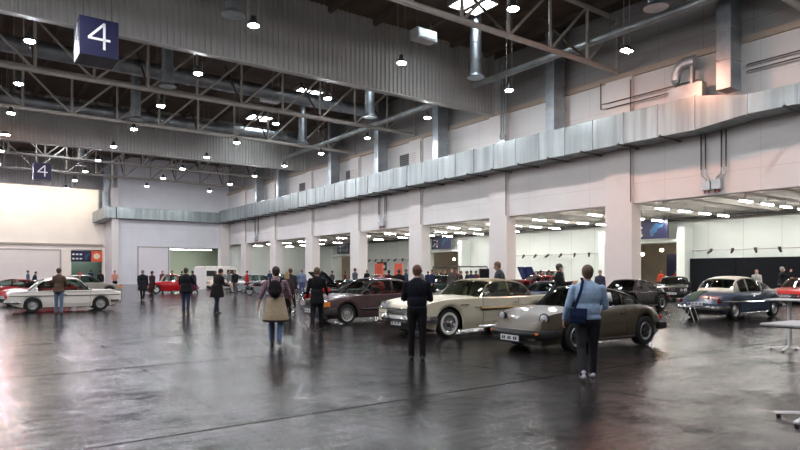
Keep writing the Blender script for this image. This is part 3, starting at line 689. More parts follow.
# ------------------------------------------------------------------ cars
def pchip(pts):
    """smooth monotone interpolation through (x, y) points"""
    pts = sorted(pts); X = np.array([p[0] for p in pts], float); Y = np.array([p[1] for p in pts], float)
    h = np.diff(X); d = np.diff(Y)/h; n = len(X); m = np.zeros(n)
    m[0], m[-1] = d[0], d[-1]
    for i in range(1, n-1):
        m[i] = 0 if d[i-1]*d[i] <= 0 else 2*d[i-1]*d[i]/(d[i-1]+d[i])
    def f(x):
        x = min(max(x, X[0]), X[-1]); i = min(max(int(np.searchsorted(X, x))-1, 0), n-2)
        t = (x-X[i])/h[i]
        return float((2*t**3-3*t**2+1)*Y[i]+(t**3-2*t**2+t)*h[i]*m[i]+(-2*t**3+3*t**2)*Y[i+1]+(t**3-t**2)*h[i]*m[i+1])
    return f
def wheel(t, x, y, r, side, kind, wd=.2):
    """tyre with rim; side = +1 left, -1 right"""
    c = (x, y, r); ax = (0, side, 0); h = wd/2
    ri = r*(.60 if kind != 'alloy' else .68)
    w = MB().lathe([(-h*.8, ri), (-h, ri+.02), (-h, r-.035), (-h*.75, r-.004), (h*.75, r-.004), (h, r-.035), (h, ri+.02), (h*.8, ri), (-h*.8, ri)], c, ax, 28, False).build('wheel', RUBBER, t)
    if kind == 'fuchs':
        rim = MB().lathe([(h*.83, ri+.005), (h*.95, ri-.005), (h*.8, ri-.035), (h*.1, ri-.04), (h*.1, ri-.05)], c, ax, 28, False).build('rim', ALLOY, w)
        s_ = MB()
        for k in range(5):
            a = 2*PI*k/5+.3
            u = Vector((math.cos(a), 0, math.sin(a))); v = Vector((-math.sin(a), 0, math.cos(a))); o = Vector(c)+Vector(ax)*h*.5
            s_.prism([(.03,-.035),(ri-.035,-.055),(ri-.035,.055),(.03,.035)], o, u, v, Vector(ax)*.03)
        s_.lathe([(h*.4,.07),(h*.85,.05),(h*.9,.001)], c, ax, 12).build('spoke', mat('rim_dark', (.05,.05,.052), .35, .5), rim)
        MB().lathe([(h*.05, ri-.03), (h*.06, .001)], c, ax, 20).build('hub_dish', BLACK, rim)
    elif kind == 'whitewall':
        MB().lathe([(h*.98, r-.078), (h*1.06, r-.083), (h*1.04, ri+.0), (h*.8, ri)], c, ax, 28, False).build('white_wall', WHITEWALL, w)
        MB().lathe([(h*.8, ri), (h*1.05, ri-.02), (h*.7, ri-.06), (h*.75, ri*.5), (h*1.1, ri*.3), (h*1.2, .001)], c, ax, 28, False).build('hubcap', CHROME, w)
        s_ = MB()
        for k in range(16):
            a = 2*PI*k/16; u = Vector((math.cos(a), 0, math.sin(a))); v = Vector((-math.sin(a), 0, math.cos(a)))
            s_.prism([(ri*.45,-.006),(ri*.8,-.01),(ri*.8,.01),(ri*.45,.006)], Vector(c)+Vector(ax)*h*.72, u, v, Vector(ax)*.03)
        s_.build('spoke', mat('rim_grey', (.33,.33,.34), .35, .7), w)
    elif kind == 'alloy':
        rim = MB().lathe([(h*.8, ri+.01), (h*.95, ri), (h*.75, ri-.03), (h*.72, ri*.5), (h*.8, .05), (h*.85, .001)], c, ax, 28, False).build('rim', ALLOY, w)
        s_ = MB()
        for k in range(15):
            a = 2*PI*k/15; u = Vector((math.cos(a), 0, math.sin(a))); v = Vector((-math.sin(a), 0, math.cos(a)))
            s_.prism([(ri*.6,-.012),(ri*.85,-.016),(ri*.85,.016),(ri*.6,.012)], Vector(c)+Vector(ax)*h*.745, u, v, Vector(ax)*.004)
        s_.build('rim_slot', BLACK, rim)
    else:
        rim = MB().lathe([(h*.8, ri), (h*.9, ri-.01), (h*.5, ri-.03), (h*.4, ri*.65), (h*.75, ri*.5), (h*.9, ri*.15), (h*.92, .001)], c, ax, 24, False).build('rim', ALLOY if kind == 'steel' else CHROME, w)
        s_ = MB()
        for k in range(8):
            a = 2*PI*k/8; s_.lathe([(0,.018),(.004,.001)], Vector(c)+Vector((math.cos(a)*ri*.78, side*h*.46, math.sin(a)*ri*.78)), ax, 8)
        s_.build('rim_hole', BLACK, rim)
def car(label, loc, rz, s, group=None, name='car', interior=None, low=False):
    t = thing(name, label, 'car', (loc[0], loc[1], 0), rz, group)
    L, W, wb, fo, r = s['L'], s['W'], s['wb'], s['fo'], s['r']
    xf = L/2-fo; xr = xf-wb
    P_ = s['paint']; RP = s.get('roof_paint', P_)
    top = pchip(s['top']); sh = pchip(s.get('sh', [(a, b-.035) for a, b in s['top']])); bot = pchip(s.get('bot', [(-L/2, .42), (-L/2+.25, .27), (-L/2+.6, .2), (L/2-.6, .2), (L/2-.2, .26), (L/2, .38)]))
    nf, nr, af, ar = s.get('plan', (5, 5, .16, .14)); fl = s.get('flare', .0)
    def wd(x):
        q = 2*x/L; w = W/2*(1-(af*abs(q)**nf if q > 0 else ar*abs(q)**nr))
        for xw in (xf, xr): w += (fl if xw == xf else fl*1.4)*math.exp(-((x-xw)/.42)**2)
        return w
    R_ = r*s.get('arch', 1.17)
    xs = set(np.linspace(-L/2, L/2, 26 if low else 44).round(4))
    for xw in (xf, xr):
        for a in np.linspace(0, PI, 9 if low else 15): xs.add(round(xw+R_*math.cos(a), 4))
        xs.add(round(xw+R_+.012, 4)); xs.add(round(xw-R_-.012, 4))
    G = s['green']; gx = [g[0] for g in G]; xA, xD = max(gx), min(gx)
    dr = s.get('doors', [])
    for a, b in dr: xs |= {round(a, 4), round(b, 4)}
    xs |= {round(xA-.03, 4), round(xD+.03, 4)}
    xs = sorted(xs); xx = [xs[0]]
    for x in xs[1:]:
        if x-xx[-1] > .006: xx.append(x)
    xs = xx
    def ring(x):
        w, zs, zt, zb = wd(x), sh(x), top(x), bot(x)
        for xw in (xf, xr):
            if abs(x-xw) < R_+.001: zb = max(zb, r+math.sqrt(max(0, R_**2-(x-xw)**2)))
        zb = min(zb, zs-.06); d = zs-zb; c = s.get('crease', .97)
        h = [(w*.95, zb), (w*.99, zb+.22*d), (w*1.0, zb+.5*d), (w*.99, zb+.78*d), (w*c, zs-.02*d), (w*(c-.06), zs+.25*(zt-zs)+.008), (w*.62, zt-.35*(zt-zs)*.5), (w*.3, zt), (0, zt+.008)]
        return h
    rings = [ring(x) for x in xs]; M = len(rings[0])
    bins = {}
    def put(key, quad):
        bins.setdefault(key, MB()).add(quad, [tuple(range(len(quad)))])
    hood_x = s.get('hood', (xA+.02, L/2-.12)); trunk_x = s.get('trunk', (-L/2+.12, xD-.02))
    openhood = s.get('open_hood')
    for i in range(len(xs)-1):
        a, b = xs[i], xs[i+1]; mid = (a+b)/2
        for sd in (1, -1):
            for j in range(M-1):
                q = [(a, sd*rings[i][j][0], rings[i][j][1]), (b, sd*rings[i+1][j][0], rings[i+1][j][1]), (b, sd*rings[i+1][j+1][0], rings[i+1][j+1][1]), (a, sd*rings[i][j+1][0], rings[i][j+1][1])]
                key = 'body'
                if j >= 5 and xD+.03 < mid < xA-.03: continue
                if j >= 5 and hood_x[0] < mid < hood_x[1]:
                    key = 'hood'
                    if openhood: continue
                if j >= 5 and trunk_x[0] < mid < trunk_x[1]: key = 'boot_lid'
                if 0 < j < 5:
                    for k, (d0, d1) in enumerate(dr):
                        if d0 < mid < d1: key = ('door', sd, k)
                if s.get('lower_dark') and j < 1 and key != 'hood': key = 'sill' if key == 'body' else key
                put(key, q)
    for i in (0, len(xs)-1):
        rg = rings[i]; x = xs[i]
        put('body', [(x, y, z) for y, z in rg]+[(x, -y, z) for y, z in reversed(rg[:-1])])
    body = None
    for key, m in bins.items():
        nm = key if isinstance(key, str) else key[0]
        o = m.build(nm, BLACK if nm == 'sill' else P_, t, 'auto')
        if not isinstance(key, str) and key[0] == 'door':
            d0, d1 = dr[key[2]]; sd = key[1]; b_ = MB()
            for x in (d0, d1): b_.tube([(x, sd*(yy+.001), zz) for yy, zz in ring(x)[:5]], .005, 5)
            b_.build('door_gap', BLACK, o)
            hx = d0+.14; zz = sh(hx)-.13
            MB().cyl((hx-.07, sd*(wd(hx)+.012), zz), (hx+.07, sd*(wd(hx)+.012), zz), .013, n=6).build('door_handle', s.get('trim', CHROME), o)
    # wheel houses and floor
    uw = W/2-.24
    MB().box(-L/2+.22, -uw, .17, L/2-.22, uw, min(.5, sh(0)-.25)).box(xA-.1, -uw, .17, L/2-.3, uw, min(sh(xA+.2), sh(L/2-.4), top(L/2-.35))-.10).box(-L/2+.3, -uw, .17, xD-.0 if not s.get('fast') else xr-.1, uw, sh(-L/2+.45)-.08).build('underbody', BLACK, t)
    for x in (xf, xr):
        for sd in (1, -1):
            wheel(t, x, sd*(W/2-.11-s.get('inset', .02)+fl*.6), r, sd, s.get('wheel', 'steel'), s.get('tw', .19))
    # greenhouse
    gt = pchip(G); zr = max(g[1] for g in G); wbf = s.get('gw', .88); tum = s.get('tumble', .24)
    xB, xC = s['xB'], s['xC']
    gxs = sorted(set(list(np.linspace(xD, xA, 22 if low else 34).round(4))+[round(xB, 4), round(xC, 4)]+[round(v, 4) for p_ in s['pillars'] for v in p_]))
    gg = [gxs[0]]
    for x in gxs[1:]:
        if x-gg[-1] > .006: gg.append(x)
    gxs = gg; cv = s.get('wcurve', .10)
    def gring(x):
        zb = sh(x)+.0; zt = max(gt(x), zb+.004); h = zt-zb; w = wd(0)*wbf; f = 1-h/(zr-sh(0)+1e-6)
        w -= s.get('taper', .12)*max(0, (xC-x)/(xC-xD+1e-6))**2 if x < xC else 0
        pl = min(.055, h*.4)
        tt = tum*h
        pts = [(w, zb-.01), (w-tt*(1-pl/(h+1e-6)), zt-pl), (w-tt-.02, zt-pl*.35), ((w-tt)*.82, zt), ((w-tt)*.45, zt+.018*min(1, h*3)), (0, zt+.025*min(1, h*3))]
        out = []
        mid = (xA+xD)/2
        for y, z in pts:
            k = (y/w)**2*cv; q = (x-mid)/((xA-xD)/2)
            out.append((x-k*q*abs(q), y, z))
        return out
    gr = [gring(x) for x in gxs]; gb = {}
    for i in range(len(gxs)-1):
        mid = (gxs[i]+gxs[i+1])/2
        for sd in (1, -1):
            for j in range(5):
                q = [gr[i][j], gr[i+1][j], gr[i+1][j+1], gr[i][j+1]]
                q = [(a, sd*b, c) for a, b, c in q]
                if j == 0:
                    pil = [p_ for p_ in s['pillars'] if p_[0] <= mid <= p_[1]]
                    if pil: key = 'roof'
                    else: key = ('side_window', sd, sum(1 for p_ in s['pillars'] if p_[0] > mid))
                elif j >= 2 and mid > xB: key = 'windscreen'
                elif j >= 2 and mid < xC and s.get('rear_glass', xD) < mid: key = 'rear_window'
                else: key = 'roof'
                gb.setdefault(key, MB()).add(q, [(0,1,2,3)])
    if not s.get('open_top'):
        for key, m in gb.items():
            nm = key if isinstance(key, str) else key[0]
            o = m.build(nm, RP if nm == 'roof' else GLASS, t, 'auto')
            if nm == 'roof': o.modifiers.new('thick', 'SOLIDIFY').thickness = .025
    else:
        for key, m in gb.items():
            if key == 'windscreen': m.build('windscreen', GLASS, t)
    # window surround trim and screen frame
    tm = s.get('frame', s.get('trim', CHROME))
    if not s.get('open_top'):
        for sd in (1, -1): MB().tube([(g[1][0], sd*(g[1][1]+.006), g[1][2]) for g in gr[1:-1]], .010, 5).build('window_trim', tm, t)
    k = min(range(len(gxs)), key=lambda i: abs(gxs[i]-xB)); e = len(gxs)-1
    MB().tube([(g[2][0]+.004, g[2][1]+.012, g[2][2]+.008) for g in gr[k:]], .012, 5).tube([(g[2][0]+.004, -g[2][1]-.012, g[2][2]+.008) for g in gr[k:]], .012, 5).build('windscreen_trim', tm, t)
    # interior
    IN = interior or DARKIN; zs0 = sh(0)
    m = MB()
    for x0, seats in ((s.get('seatx', (xA+xD)/2+.25), True), (s.get('seatx', (xA+xD)/2+.25)-.85, s.get('rear_seat', True))):
        if not seats: continue
        for y in (-.36, .36):
            m.box(x0-.05, y-.25, .32, x0+.45, y+.25, zs0-.33)
            m.add([(x0-.12, y-.24, .45), (x0+.02, y-.24, .45), (x0-.12, y-.22, zs0+.08), (x0-.22, y-.22, zs0+.08), (x0-.12, y+.24, .45), (x0+.02, y+.24, .45), (x0-.12, y+.22, zs0+.08), (x0-.22, y+.22, zs0+.08)], [(0,1,2,3),(7,6,5,4),(0,4,5,1),(1,5,6,2),(2,6,7,3),(3,7,4,0)])
    m.build('seat', IN, t)
    MB().box(xA-.42, -uw-.1, zs0-.3, xA-.12, uw+.1, zs0-.06).build('dashboard', IN, t)
    MB().lathe([(0, .185), (.02, .2), (.04, .185), (.02, .17), (0, .185)], (xA-.55, .36, zs0-.04), (-1, 0, .45), 18, False).cyl((xA-.5, .36, zs0-.05), (xA-.35, .36, zs0-.14), .02).build('steering_wheel', BLACK, t)
    # bumpers
    for end, key in ((1, 'fb'), (-1, 'rb')):
        b = s.get(key)
        if not b: continue
        z, hh, th, mt_ = b[:4]; path = []
        for q in np.linspace(-1, 1, 13):
            ww = W/2*.99; x = L/2+.05+b[4] if len(b) > 4 else L/2+.05
            path.append((end*(x-.22*abs(q)**4-.03*q*q), q*ww, z))
        path = [(path[0][0]-end*.22, path[0][1]-.0, z)]+path+[(path[-1][0]-end*.22, path[-1][1], z)]
        if end < 0: path = path[::-1]
        c_ = th/2; o = MB().sweep(path, [(-c_, -hh/2), (c_*.6, -hh/2), (c_, 0), (c_*.6, hh/2), (-c_, hh/2)]).build('bumper', mt_, t)
        if s.get('overriders'):
            for y in (-.42, .42): MB().ell((end*(L/2+.10), y, z+.02), (.05, .045, hh*.75), 10, 6).build('overrider', mt_, o)
    # lights
    for k_, (x, y, z, rr, n_) in enumerate(s.get('head', [])):
        for sd in (1, -1):
            ax = Vector((1, sd*n_, .12)); o = MB().lathe([(-.06, rr*.9), (.0, rr*1.1), (.02, rr*1.08), (.02, rr*.93)], (x, sd*y, z), ax, 20).build('headlight', s.get('head_ring', CHROME), t)
            MB().lathe([(.01, rr*.95), (.035, rr*.7), (.05, .001)], (x, sd*y, z), ax, 20).build('lens', LENS, o)
    for bx in s.get('boxes', []):
        nm, m_, x0, y0, z0, x1, y1, z1, both = bx
        for sd in ((1, -1) if both else (1,)):
            MB().box(x0, sd*y0, z0, x1, sd*y1, z1).build(nm, m_, t, bevel=.006)
    for nm, m_, pts, rr, both in s.get('strips', []):
        for sd in ((1, -1) if both else (1,)):
            MB().tube([(x, sd*(wd(x)*f+.004) if both else f, z) for x, f, z in pts], rr, 6).build(nm, m_, t)
    for sd in ((1,) if s.get('one_mirror') else (1, -1)):
        x = xA-.28; y = wd(x)*.9
        MB().ell((x, sd*(y+.1), sh(x)+.13), (.05, .09, .055), 10, 6).cyl((x, sd*(y-.02), sh(x)+.02), (x, sd*(y+.08), sh(x)+.12), .012, n=5).build('mirror', s.get('mirror', BLACK), t)
    for dx, pw in ((L/2+.115, s.get('fplate')), (-L/2-.115, s.get('rplate'))):
        if pw:
            z, w_ = pw; sg = 1 if dx > 0 else -1
            p_ = MB().box(dx-.01*sg-.008, -w_/2, z-.055, dx-.01*sg+.008, w_/2, z+.055).build('number_plate', PLATE, t)
            m = MB()
            for k_ in range(8):
                if k_ in (2, 5): continue
                m.box(dx-.01*sg, -w_*.42+k_*w_*.107, z-.032, dx+.002*sg, -w_*.42+k_*w_*.107+w_*.07, z+.032)
            m.build('plate_text', BLACK, p_)
    if openhood:
        hinge, ang, ln = openhood   # hinge x, opening angle, length toward the other end
        dr_ = 1 if ln > 0 else -1; z = top(hinge)+.02; m = MB(); n = 8
        for sd in (1, -1):
            for q in range(n):
                a0, a1 = q/n*abs(ln), (q+1)/n*abs(ln)
                pt = lambda a, y: (hinge+dr_*a*math.cos(ang), y, z+a*math.sin(ang)+.03*math.sin(PI*a/abs(ln)))
                m.add([pt(a0, 0), pt(a1, 0), pt(a1, sd*W*.40), pt(a0, sd*W*.42)], [(0,1,2,3)])
        o = m.build('open_hood', s.get('hood_in', P_), t); o.modifiers.new('thick', 'SOLIDIFY').thickness = .03
        MB().box(hinge+dr_*.1, -W*.3, .35, hinge+dr_*(abs(ln)-.1), W*.3, top(hinge+dr_*.5)-.08).cyl((hinge+dr_*.5, 0, .5), (hinge+dr_*.5, 0, top(hinge)-.02), .2, n=14).build('engine', GALVD, t)
    return t, dict(wd=wd, sh=sh, top=top, xf=xf, xr=xr, ring=ring)
TRIMB = BLACK
def spec_911(paint_, roof=None):
    return dict(L=4.12, W=1.70, wb=2.27, fo=.93, r=.325, paint=paint_, flare=.045, wheel='fuchs', tw=.22, trim=BLACK, frame=BLACK,
        plan=(3.6, 3.2, .30, .28), crease=.93, arch=1.13,
        top=[(-2.1,.50),(-2.02,.66),(-1.8,.80),(-1.4,.91),(-1.0,.95),(0,.93),(.75,.90),(1.2,.79),(1.6,.67),(1.9,.55),(2.05,.47),(2.1,.42)],
        sh=[(-2.1,.46),(-2.0,.62),(-1.7,.76),(-1.2,.86),(-.8,.885),(0,.87),(.7,.86),(1.1,.85),(1.45,.825),(1.72,.78),(1.86,.68),(1.98,.52),(2.1,.42)],
        bot=[(-2.1,.36),(-1.9,.24),(-1.5,.19),(1.5,.19),(1.9,.22),(2.1,.30)],
        green=[(-1.78,.80),(-1.5,.93),(-1.15,1.07),(-.75,1.19),(-.35,1.27),(0,1.30),(.25,1.285),(.5,1.13),(.68,1.0),(.84,.87)],
        xB=.22, xC=-.62, rear_glass=-1.35, pillars=[(-1.78,-1.22),(-.60,-.54),(.05,.10)], gw=.80, tumble=.36, taper=.2, wcurve=.14,
        doors=[(-.45,.55)], fast=True, seatx=-.2, hood=(.8, 1.85), trunk=(-1.95, -1.3),
        fb=(.40,.15,.12,BLACK,-.02), rb=(.42,.15,.12,BLACK,-.02), fplate=(.30,.5), rplate=(.45,.5), one_mirror=True,
        head=[(1.80,.59,.69,.105,.10)], head_ring=BLACK, mirror=BLACK,
        boxes=[('indicator', AMBER, 2.02,.45,.385,2.075,.66,.43, True), ('fog_light', LENS, 1.98,.36,.27,2.03,.58,.34, True), ('valance', BLACK, 1.75,0,.18,2.0,.7,.28, True), ('tail_light', REDL, -2.1,.1,.53,-2.03,.62,.62, True)],
        strips=[('sill_trim', BLACK, [(x, .96, .23) for x in np.linspace(-.75, .75, 6)], .03, True), ('wheel_arch_lip', BLACK, [(1.17+.36*math.cos(a)*1.0, 1.0, .315+.36*math.sin(a)) for a in np.linspace(.1, PI-.1, 9)], .008, True)])
o911 = paint('olive_brown', (0.078, 0.060, 0.036), .34)
x, y = 11.0, 8.4
PORS, _ = car('olive brown rear-engined sports coupe with black bumpers and round headlights', (x, y), math.radians(178), spec_911(o911), interior=DARKIN)
MB().add([(-.25, .655, .99), (-.02, .655, .99), (-.03, .60, 1.18), (-.24, .60, 1.18)], [(0,1,2,3)]).build('price_sheet', PLATE, PORS).modifiers.new('t', 'SOLIDIFY').thickness = .004
MB().box(-2.36, -.55, .30, -2.2, -.1, .75).build('rubber_strap', BLACK, PORS) if False else None
BP, _ = car('black rear-engined sports coupe behind the olive brown one', (22.75, 14.9), PI, spec_911(paint('jet_black', (.01,.01,.011), .18)))
# big American hardtop coupe
CREAM = paint('ivory', (0.72, 0.66, 0.50), .25); TAN = paint('tan_gold', (0.23, 0.165, 0.055), .35)
s = dict(L=5.6, W=1.96, wb=3.15, fo=.86, r=.355, paint=CREAM, roof_paint=TAN, wheel='whitewall', plan=(6, 5, .07, .10), crease=.985, inset=.05,
    top=[(-2.8,.80),(-2.5,.90),(-1.9,.95),(-.9,.99),(0,1.0),(.9,1.01),(1.5,1.0),(2.1,.93),(2.5,.85),(2.72,.76),(2.8,.62)],
    sh=[(-2.8,.98),(-2.6,1.02),(-2.0,1.02),(-1.2,.97),(0,.955),(1.0,.965),(1.8,.95),(2.4,.90),(2.7,.83),(2.8,.70)],
    green=[(-1.45,.97),(-1.25,1.12),(-1.0,1.28),(-.7,1.38),(-.2,1.43),(.2,1.42),(.45,1.36),(.8,1.14),(1.02,.97)],
    xB=.42, xC=-.85, pillars=[(-1.45,-1.12),(-.28,-.22)], gw=.86, tumble=.36, wcurve=.22, doors=[(-.45,.85)], seatx=-.15,
    fb=(.47,.17,.15,CHROME,.02), rb=(.5,.18,.15,CHROME,.0), overriders=True, fplate=(.36,.4),
    head=[(2.73,.80,.76,.085,0),(2.73,.60,.755,.085,0)], mirror=CHROME,
    boxes=[('grille', BLACK, 2.74,0,.57,2.83,.5,.70, True), ('grille_surround', CHROME, 2.70,0,.70,2.835,.88,.73, True), ('lamp_surround', CHROME, 2.66,.5,.655,2.735,.93,.86, True), ('tail_light', REDL, -2.86,.8,.7,-2.7,.95,.95, True), ('parking_light', LENS, 2.8,.55,.55,2.86,.8,.60, True)],
    strips=[('side_molding', CHROME, [(x, 1.0, .74-.0*x) for x in np.linspace(-2.7, 1.15, 12)], .010, True), ('side_molding', CHROME, [(x, 1.0, .62+.02*(x+2.7)) for x in np.linspace(-2.7, .75, 12)], .010, True),
            ('sweep_panel', mat('bronze_sweep', (.30,.2,.08), .35, .5), [(x, .997, .68+.004*(x+2.7)) for x in np.linspace(-2.65, .95, 12)], .045, True), ('rocker_trim', CHROME, [(x, .975, .25) for x in np.linspace(-1.1, 1.0, 6)], .012, True),
            ('badge_script', CHROME, [(1.35,1.0,.80),(1.5,1.0,.81),(1.65,1.0,.80)], .010, True), ('hood_ornament', CHROME, [(1.9,0,1.0),(2.3,0,1.0),(2.5,0,.96)], .02, False)])
m = MB()
CRE, _ = car('long ivory American hardtop coupe with tan roof and whitewall tyres', (11.5, 12.1), PI, s, interior=mat('tan_upholstery', (.3,.25,.16), .6))
for y in np.linspace(-.46, .46, 9): pass
MB().cyl((2.835,-.48,.60),(2.835,.48,.60),.008).cyl((2.835,-.48,.635),(2.835,.48,.635),.008).cyl((2.835,-.48,.67),(2.835,.48,.67),.008).build('grille_bar', CHROME, CRE)
# saloon cars
def spec_saloon(paint_, **k):
    d = dict(L=4.45, W=1.70, wb=2.67, fo=.82, r=.31, paint=paint_, wheel='alloy', plan=(6, 6, .12, .12), crease=.97, trim=BLACK, frame=BLACK,
        top=[(-2.22,.62),(-2.2,.88),(-1.9,.95),(-1.2,.96),(0,.93),(.9,.93),(1.5,.86),(2.0,.77),(2.18,.70),(2.22,.5)],
        green=[(-1.62,.93),(-1.3,1.15),(-1.0,1.32),(-.7,1.38),(0,1.41),(.3,1.38),(.6,1.2),(.98,.92)], xB=.28, xC=-.78,
        pillars=[(-1.62,-1.22),(-.40,-.32)], doors=[(-.36,.72),(-1.2,-.38)], gw=.88, tumble=.30,
        fb=(.42,.20,.12,paint_,0), rb=(.45,.22,.12,paint_,0), rplate=(.75,.5), fplate=(.42,.5), hood=(1.02,2.08), lower_dark=False,
        boxes=[('headlight', LENS, 2.12,.48,.55,2.235,.76,.70, True), ('indicator', AMBER, 2.03,.76,.56,2.20,.845,.70, True), ('grille', BLACK, 2.14,0,.53,2.25,.36,.74, True), ('grille_frame', CHROME, 2.13,0,.74,2.255,.38,.765, True), ('tail_light', REDL, -2.25,.4,.62,-2.1,.82,.82, True)],
        strips=[('side_molding', BLACK, [(x, 1.0, .46) for x in np.linspace(-1.1, .95, 8)], .03, True)])
    d.update(k); return d
MER, _ = car('dark maroon saloon with alloy wheels and amber front indicator', (10.9, 16.75), PI, spec_saloon(paint('dark_maroon', (.085,.05,.052), .22), fb=(.42,.20,.12,mat('cladding_grey', (.05,.045,.045), .5),0)), interior=REDIN)
# boxy white two-door saloon
WH = paint('white', (.80,.75,.68), .28)
B02, inf = car('white boxy two-door classic saloon with black window surrounds', (3.25, 28.6), 0.0, spec_saloon(WH, L=4.1, W=1.60, wb=2.45, fo=.80, r=.295, arch=1.1, wheel='steel', trim=CHROME, frame=CHROME,
    top=[(-2.1,.60),(-2.06,.80),(-1.9,.86),(-1.2,.89),(0,.90),(.9,.89),(1.5,.87),(2.0,.82),(2.1,.76),(2.08,.8)][:9],
    sh=[(-2.1,.56),(-2.0,.78),(-1.5,.82),(0,.84),(1.5,.83),(2.1,.74)],
    green=[(-1.38,.86),(-1.16,1.05),(-.92,1.26),(-.7,1.34),(-.2,1.38),(.3,1.37),(.5,1.31),(.75,1.08),(1.0,.86)], xB=.47, xC=-.78, hood=(1.04,2.0),
    pillars=[(-1.38,-1.12),(-.25,-.20)], doors=[(-.22,.85)], fb=(.42,.10,.10,CHROME), rb=(.42,.10,.10,CHROME), fplate=(.34,.45), rplate=(.6,.45),
    head=[(2.05,.60,.64,.085,0)], boxes=[('grille', BLACK, 2.02,0,.55,2.115,.48,.74, True), ('tail_light', REDL, -2.13,.5,.58,-2.05,.7,.70, True)],
    strips=[('belt_molding', BLACK, [(x, 1.0, .66) for x in np.linspace(-2.0, 2.0, 14)], .014, True), ('belt_molding', CHROME, [(x, .985, .83) for x in np.linspace(-1.95, 2.0, 14)], .010, True)]))
# two-tone fifties coupe seen from the rear
s = dict(L=4.3, W=1.66, wb=2.6, fo=.80, r=.32, paint=paint('slate_blue', (.065,.085,.125), .2), roof_paint=paint('cream_roof', (.74,.68,.55), .3), wheel='steel', plan=(3, 3, .22, .24), crease=.93, arch=1.08, flare=.0,
    top=[(-2.2,.45),(-2.12,.62),(-1.9,.80),(-1.5,.92),(-1.0,.98),(0,.98),(.8,.98),(1.3,.96),(1.8,.88),(2.1,.70),(2.2,.50)],
    sh=[(-2.2,.43),(-2.1,.62),(-1.9,.76),(-1.4,.86),(-.8,.91),(0,.92),(.9,.93),(1.5,.90),(1.9,.80),(2.1,.64),(2.2,.46)],
    green=[(-1.35,.93),(-1.2,1.08),(-.98,1.28),(-.7,1.39),(-.2,1.455),(.2,1.44),(.42,1.36),(.62,1.18),(.85,.95)], xB=.36, xC=-.80, rear_glass=-1.22,
    pillars=[(-1.35,-.86),(-.28,-.23)], gw=.85, tumble=.36, taper=.05, wcurve=.2, doors=[(-.35,.75)],
    fb=(.42,.13,.12,CHROME), rb=(.42,.13,.12,CHROME), overriders=True, head=[(1.95,.62,.68,.09,.1)], mirror=CHROME, rplate=(.55,.42),
    boxes=[('tail_light', mat('deep_red_lens', (.12,.008,.008), .2), -2.1,.62,.58,-1.99,.70,.70, True)],
    strips=[('side_molding', CHROME, [(x, 1.0, .60+.02*abs(x)) for x in np.linspace(-1.9, 2.0, 14)], .014, True), ('rocker_trim', CHROME, [(x, .96, .23) for x in np.linspace(-.95, .95, 6)], .010, True)])
BOR, inf = car('slate blue fifties coupe with cream roof and green stripe on its tail', (22.2, 10.4), math.radians(-3), s)
tp, sh_ = inf['top'], inf['sh']
m = MB()
for x0, x1 in zip(np.linspace(-2.10, -1.20, 12)[:-1], np.linspace(-2.10, -1.20, 12)[1:]):
    zz = lambda x, y: tp(x)-.35*(tp(x)-sh_(x))*.5*min(1, abs(y)/(.62*.84))+.022
    m.add([(x0-.012, .12, zz(x0,.12)), (x1-.012, .12, zz(x1,.12)), (x1-.012, .44, zz(x1,.44)), (x0-.012, .44, zz(x0,.44))], [(0,1,2,3)])
m.build('green_stripe', mat('green_cover', (.008,.06,.03), .6), BOR)
MB().ell((-1.98, -.25, .72), (.06,.07,.05), 10, 6).build('lid_handle', CHROME, BOR)
MB().ell((-1.95, -.60, .66), (.06,.07,.09), 10, 6).build('tail_housing', mat('deep_red_lens', (.12,.008,.008), .2), BOR)
# small A-frame stand behind the blue coupe
x, y = P(690, 19.6)
t = thing('folding_trestle', 'thin silver folding trestle on the floor by the blue coupe', 'trestle', (x, y, 0), .3)
for a in (-.35, .35):
    MB().cyl((a, -.2, 0), (a, 0, .62), .013).cyl((a, .2, 0), (a, 0, .62), .013).build('leg', CHROME, t)
MB().cyl((-.38,0,.62),(.38,0,.62),.014).build('crossbar', CHROME, t)
# red small rounded coupe (far left)
def spec_bug(p_):
    return dict(L=3.95, W=1.58, wb=2.4, fo=.75, r=.31, paint=p_, wheel='steel', plan=(2.6, 2.6, .38, .38), crease=.90, flare=.05, arch=1.1,
    top=[(-1.97,.40),(-1.9,.60),(-1.6,.82),(-1.1,.93),(0,.93),(.6,.93),(1.1,.90),(1.5,.78),(1.85,.58),(1.97,.40)],
    green=[(-1.6,.80),(-1.3,1.03),(-.9,1.24),(-.5,1.38),(0,1.46),(.3,1.42),(.5,1.25),(.72,.92)], xB=.3, xC=-.6, rear_glass=-1.1,
    pillars=[(-1.6,-1.05),(-.35,-.29)], gw=.80, tumble=.35, doors=[(-.32,.6)], fb=(.4,.08,.08,CHROME), rb=(.42,.08,.08,CHROME), head=[(1.55,.62,.62,.09,.1)], mirror=CHROME)
RED = paint('signal_red', (.40,.010,.013), .25)
car('small rounded red classic car standing alone before the white far wall', (12.4, 46.9), PI, spec_bug(RED), low=True)
def spec_wedge(p_, **k):
    d = spec_saloon(p_, L=4.1, W=1.66, wb=2.4, fo=.85, r=.30, wheel='steel',
        top=[(-2.05,.55),(-2.0,.80),(-1.7,.86),(-1.0,.87),(0,.85),(.7,.84),(1.3,.78),(1.8,.68),(2.02,.58),(2.05,.45)],
        green=[(-1.7,.85),(-1.2,1.03),(-.8,1.14),(-.3,1.21),(.05,1.20),(.3,1.12),(.85,.82)], xB=.08, xC=-.6, rear_glass=-1.5, pillars=[(-1.7,-1.1),(-.42,-.34)], doors=[(-.4,.65)],
        boxes=[('grille', BLACK, 2.0,0,.42,2.065,.6,.52, True), ('tail_light', REDL, -2.08,.4,.55,-2.0,.75,.70, True)], fb=(.38,.12,.1,BLACK), rb=(.4,.12,.1,BLACK), strips=[])
    d.update(k); return d
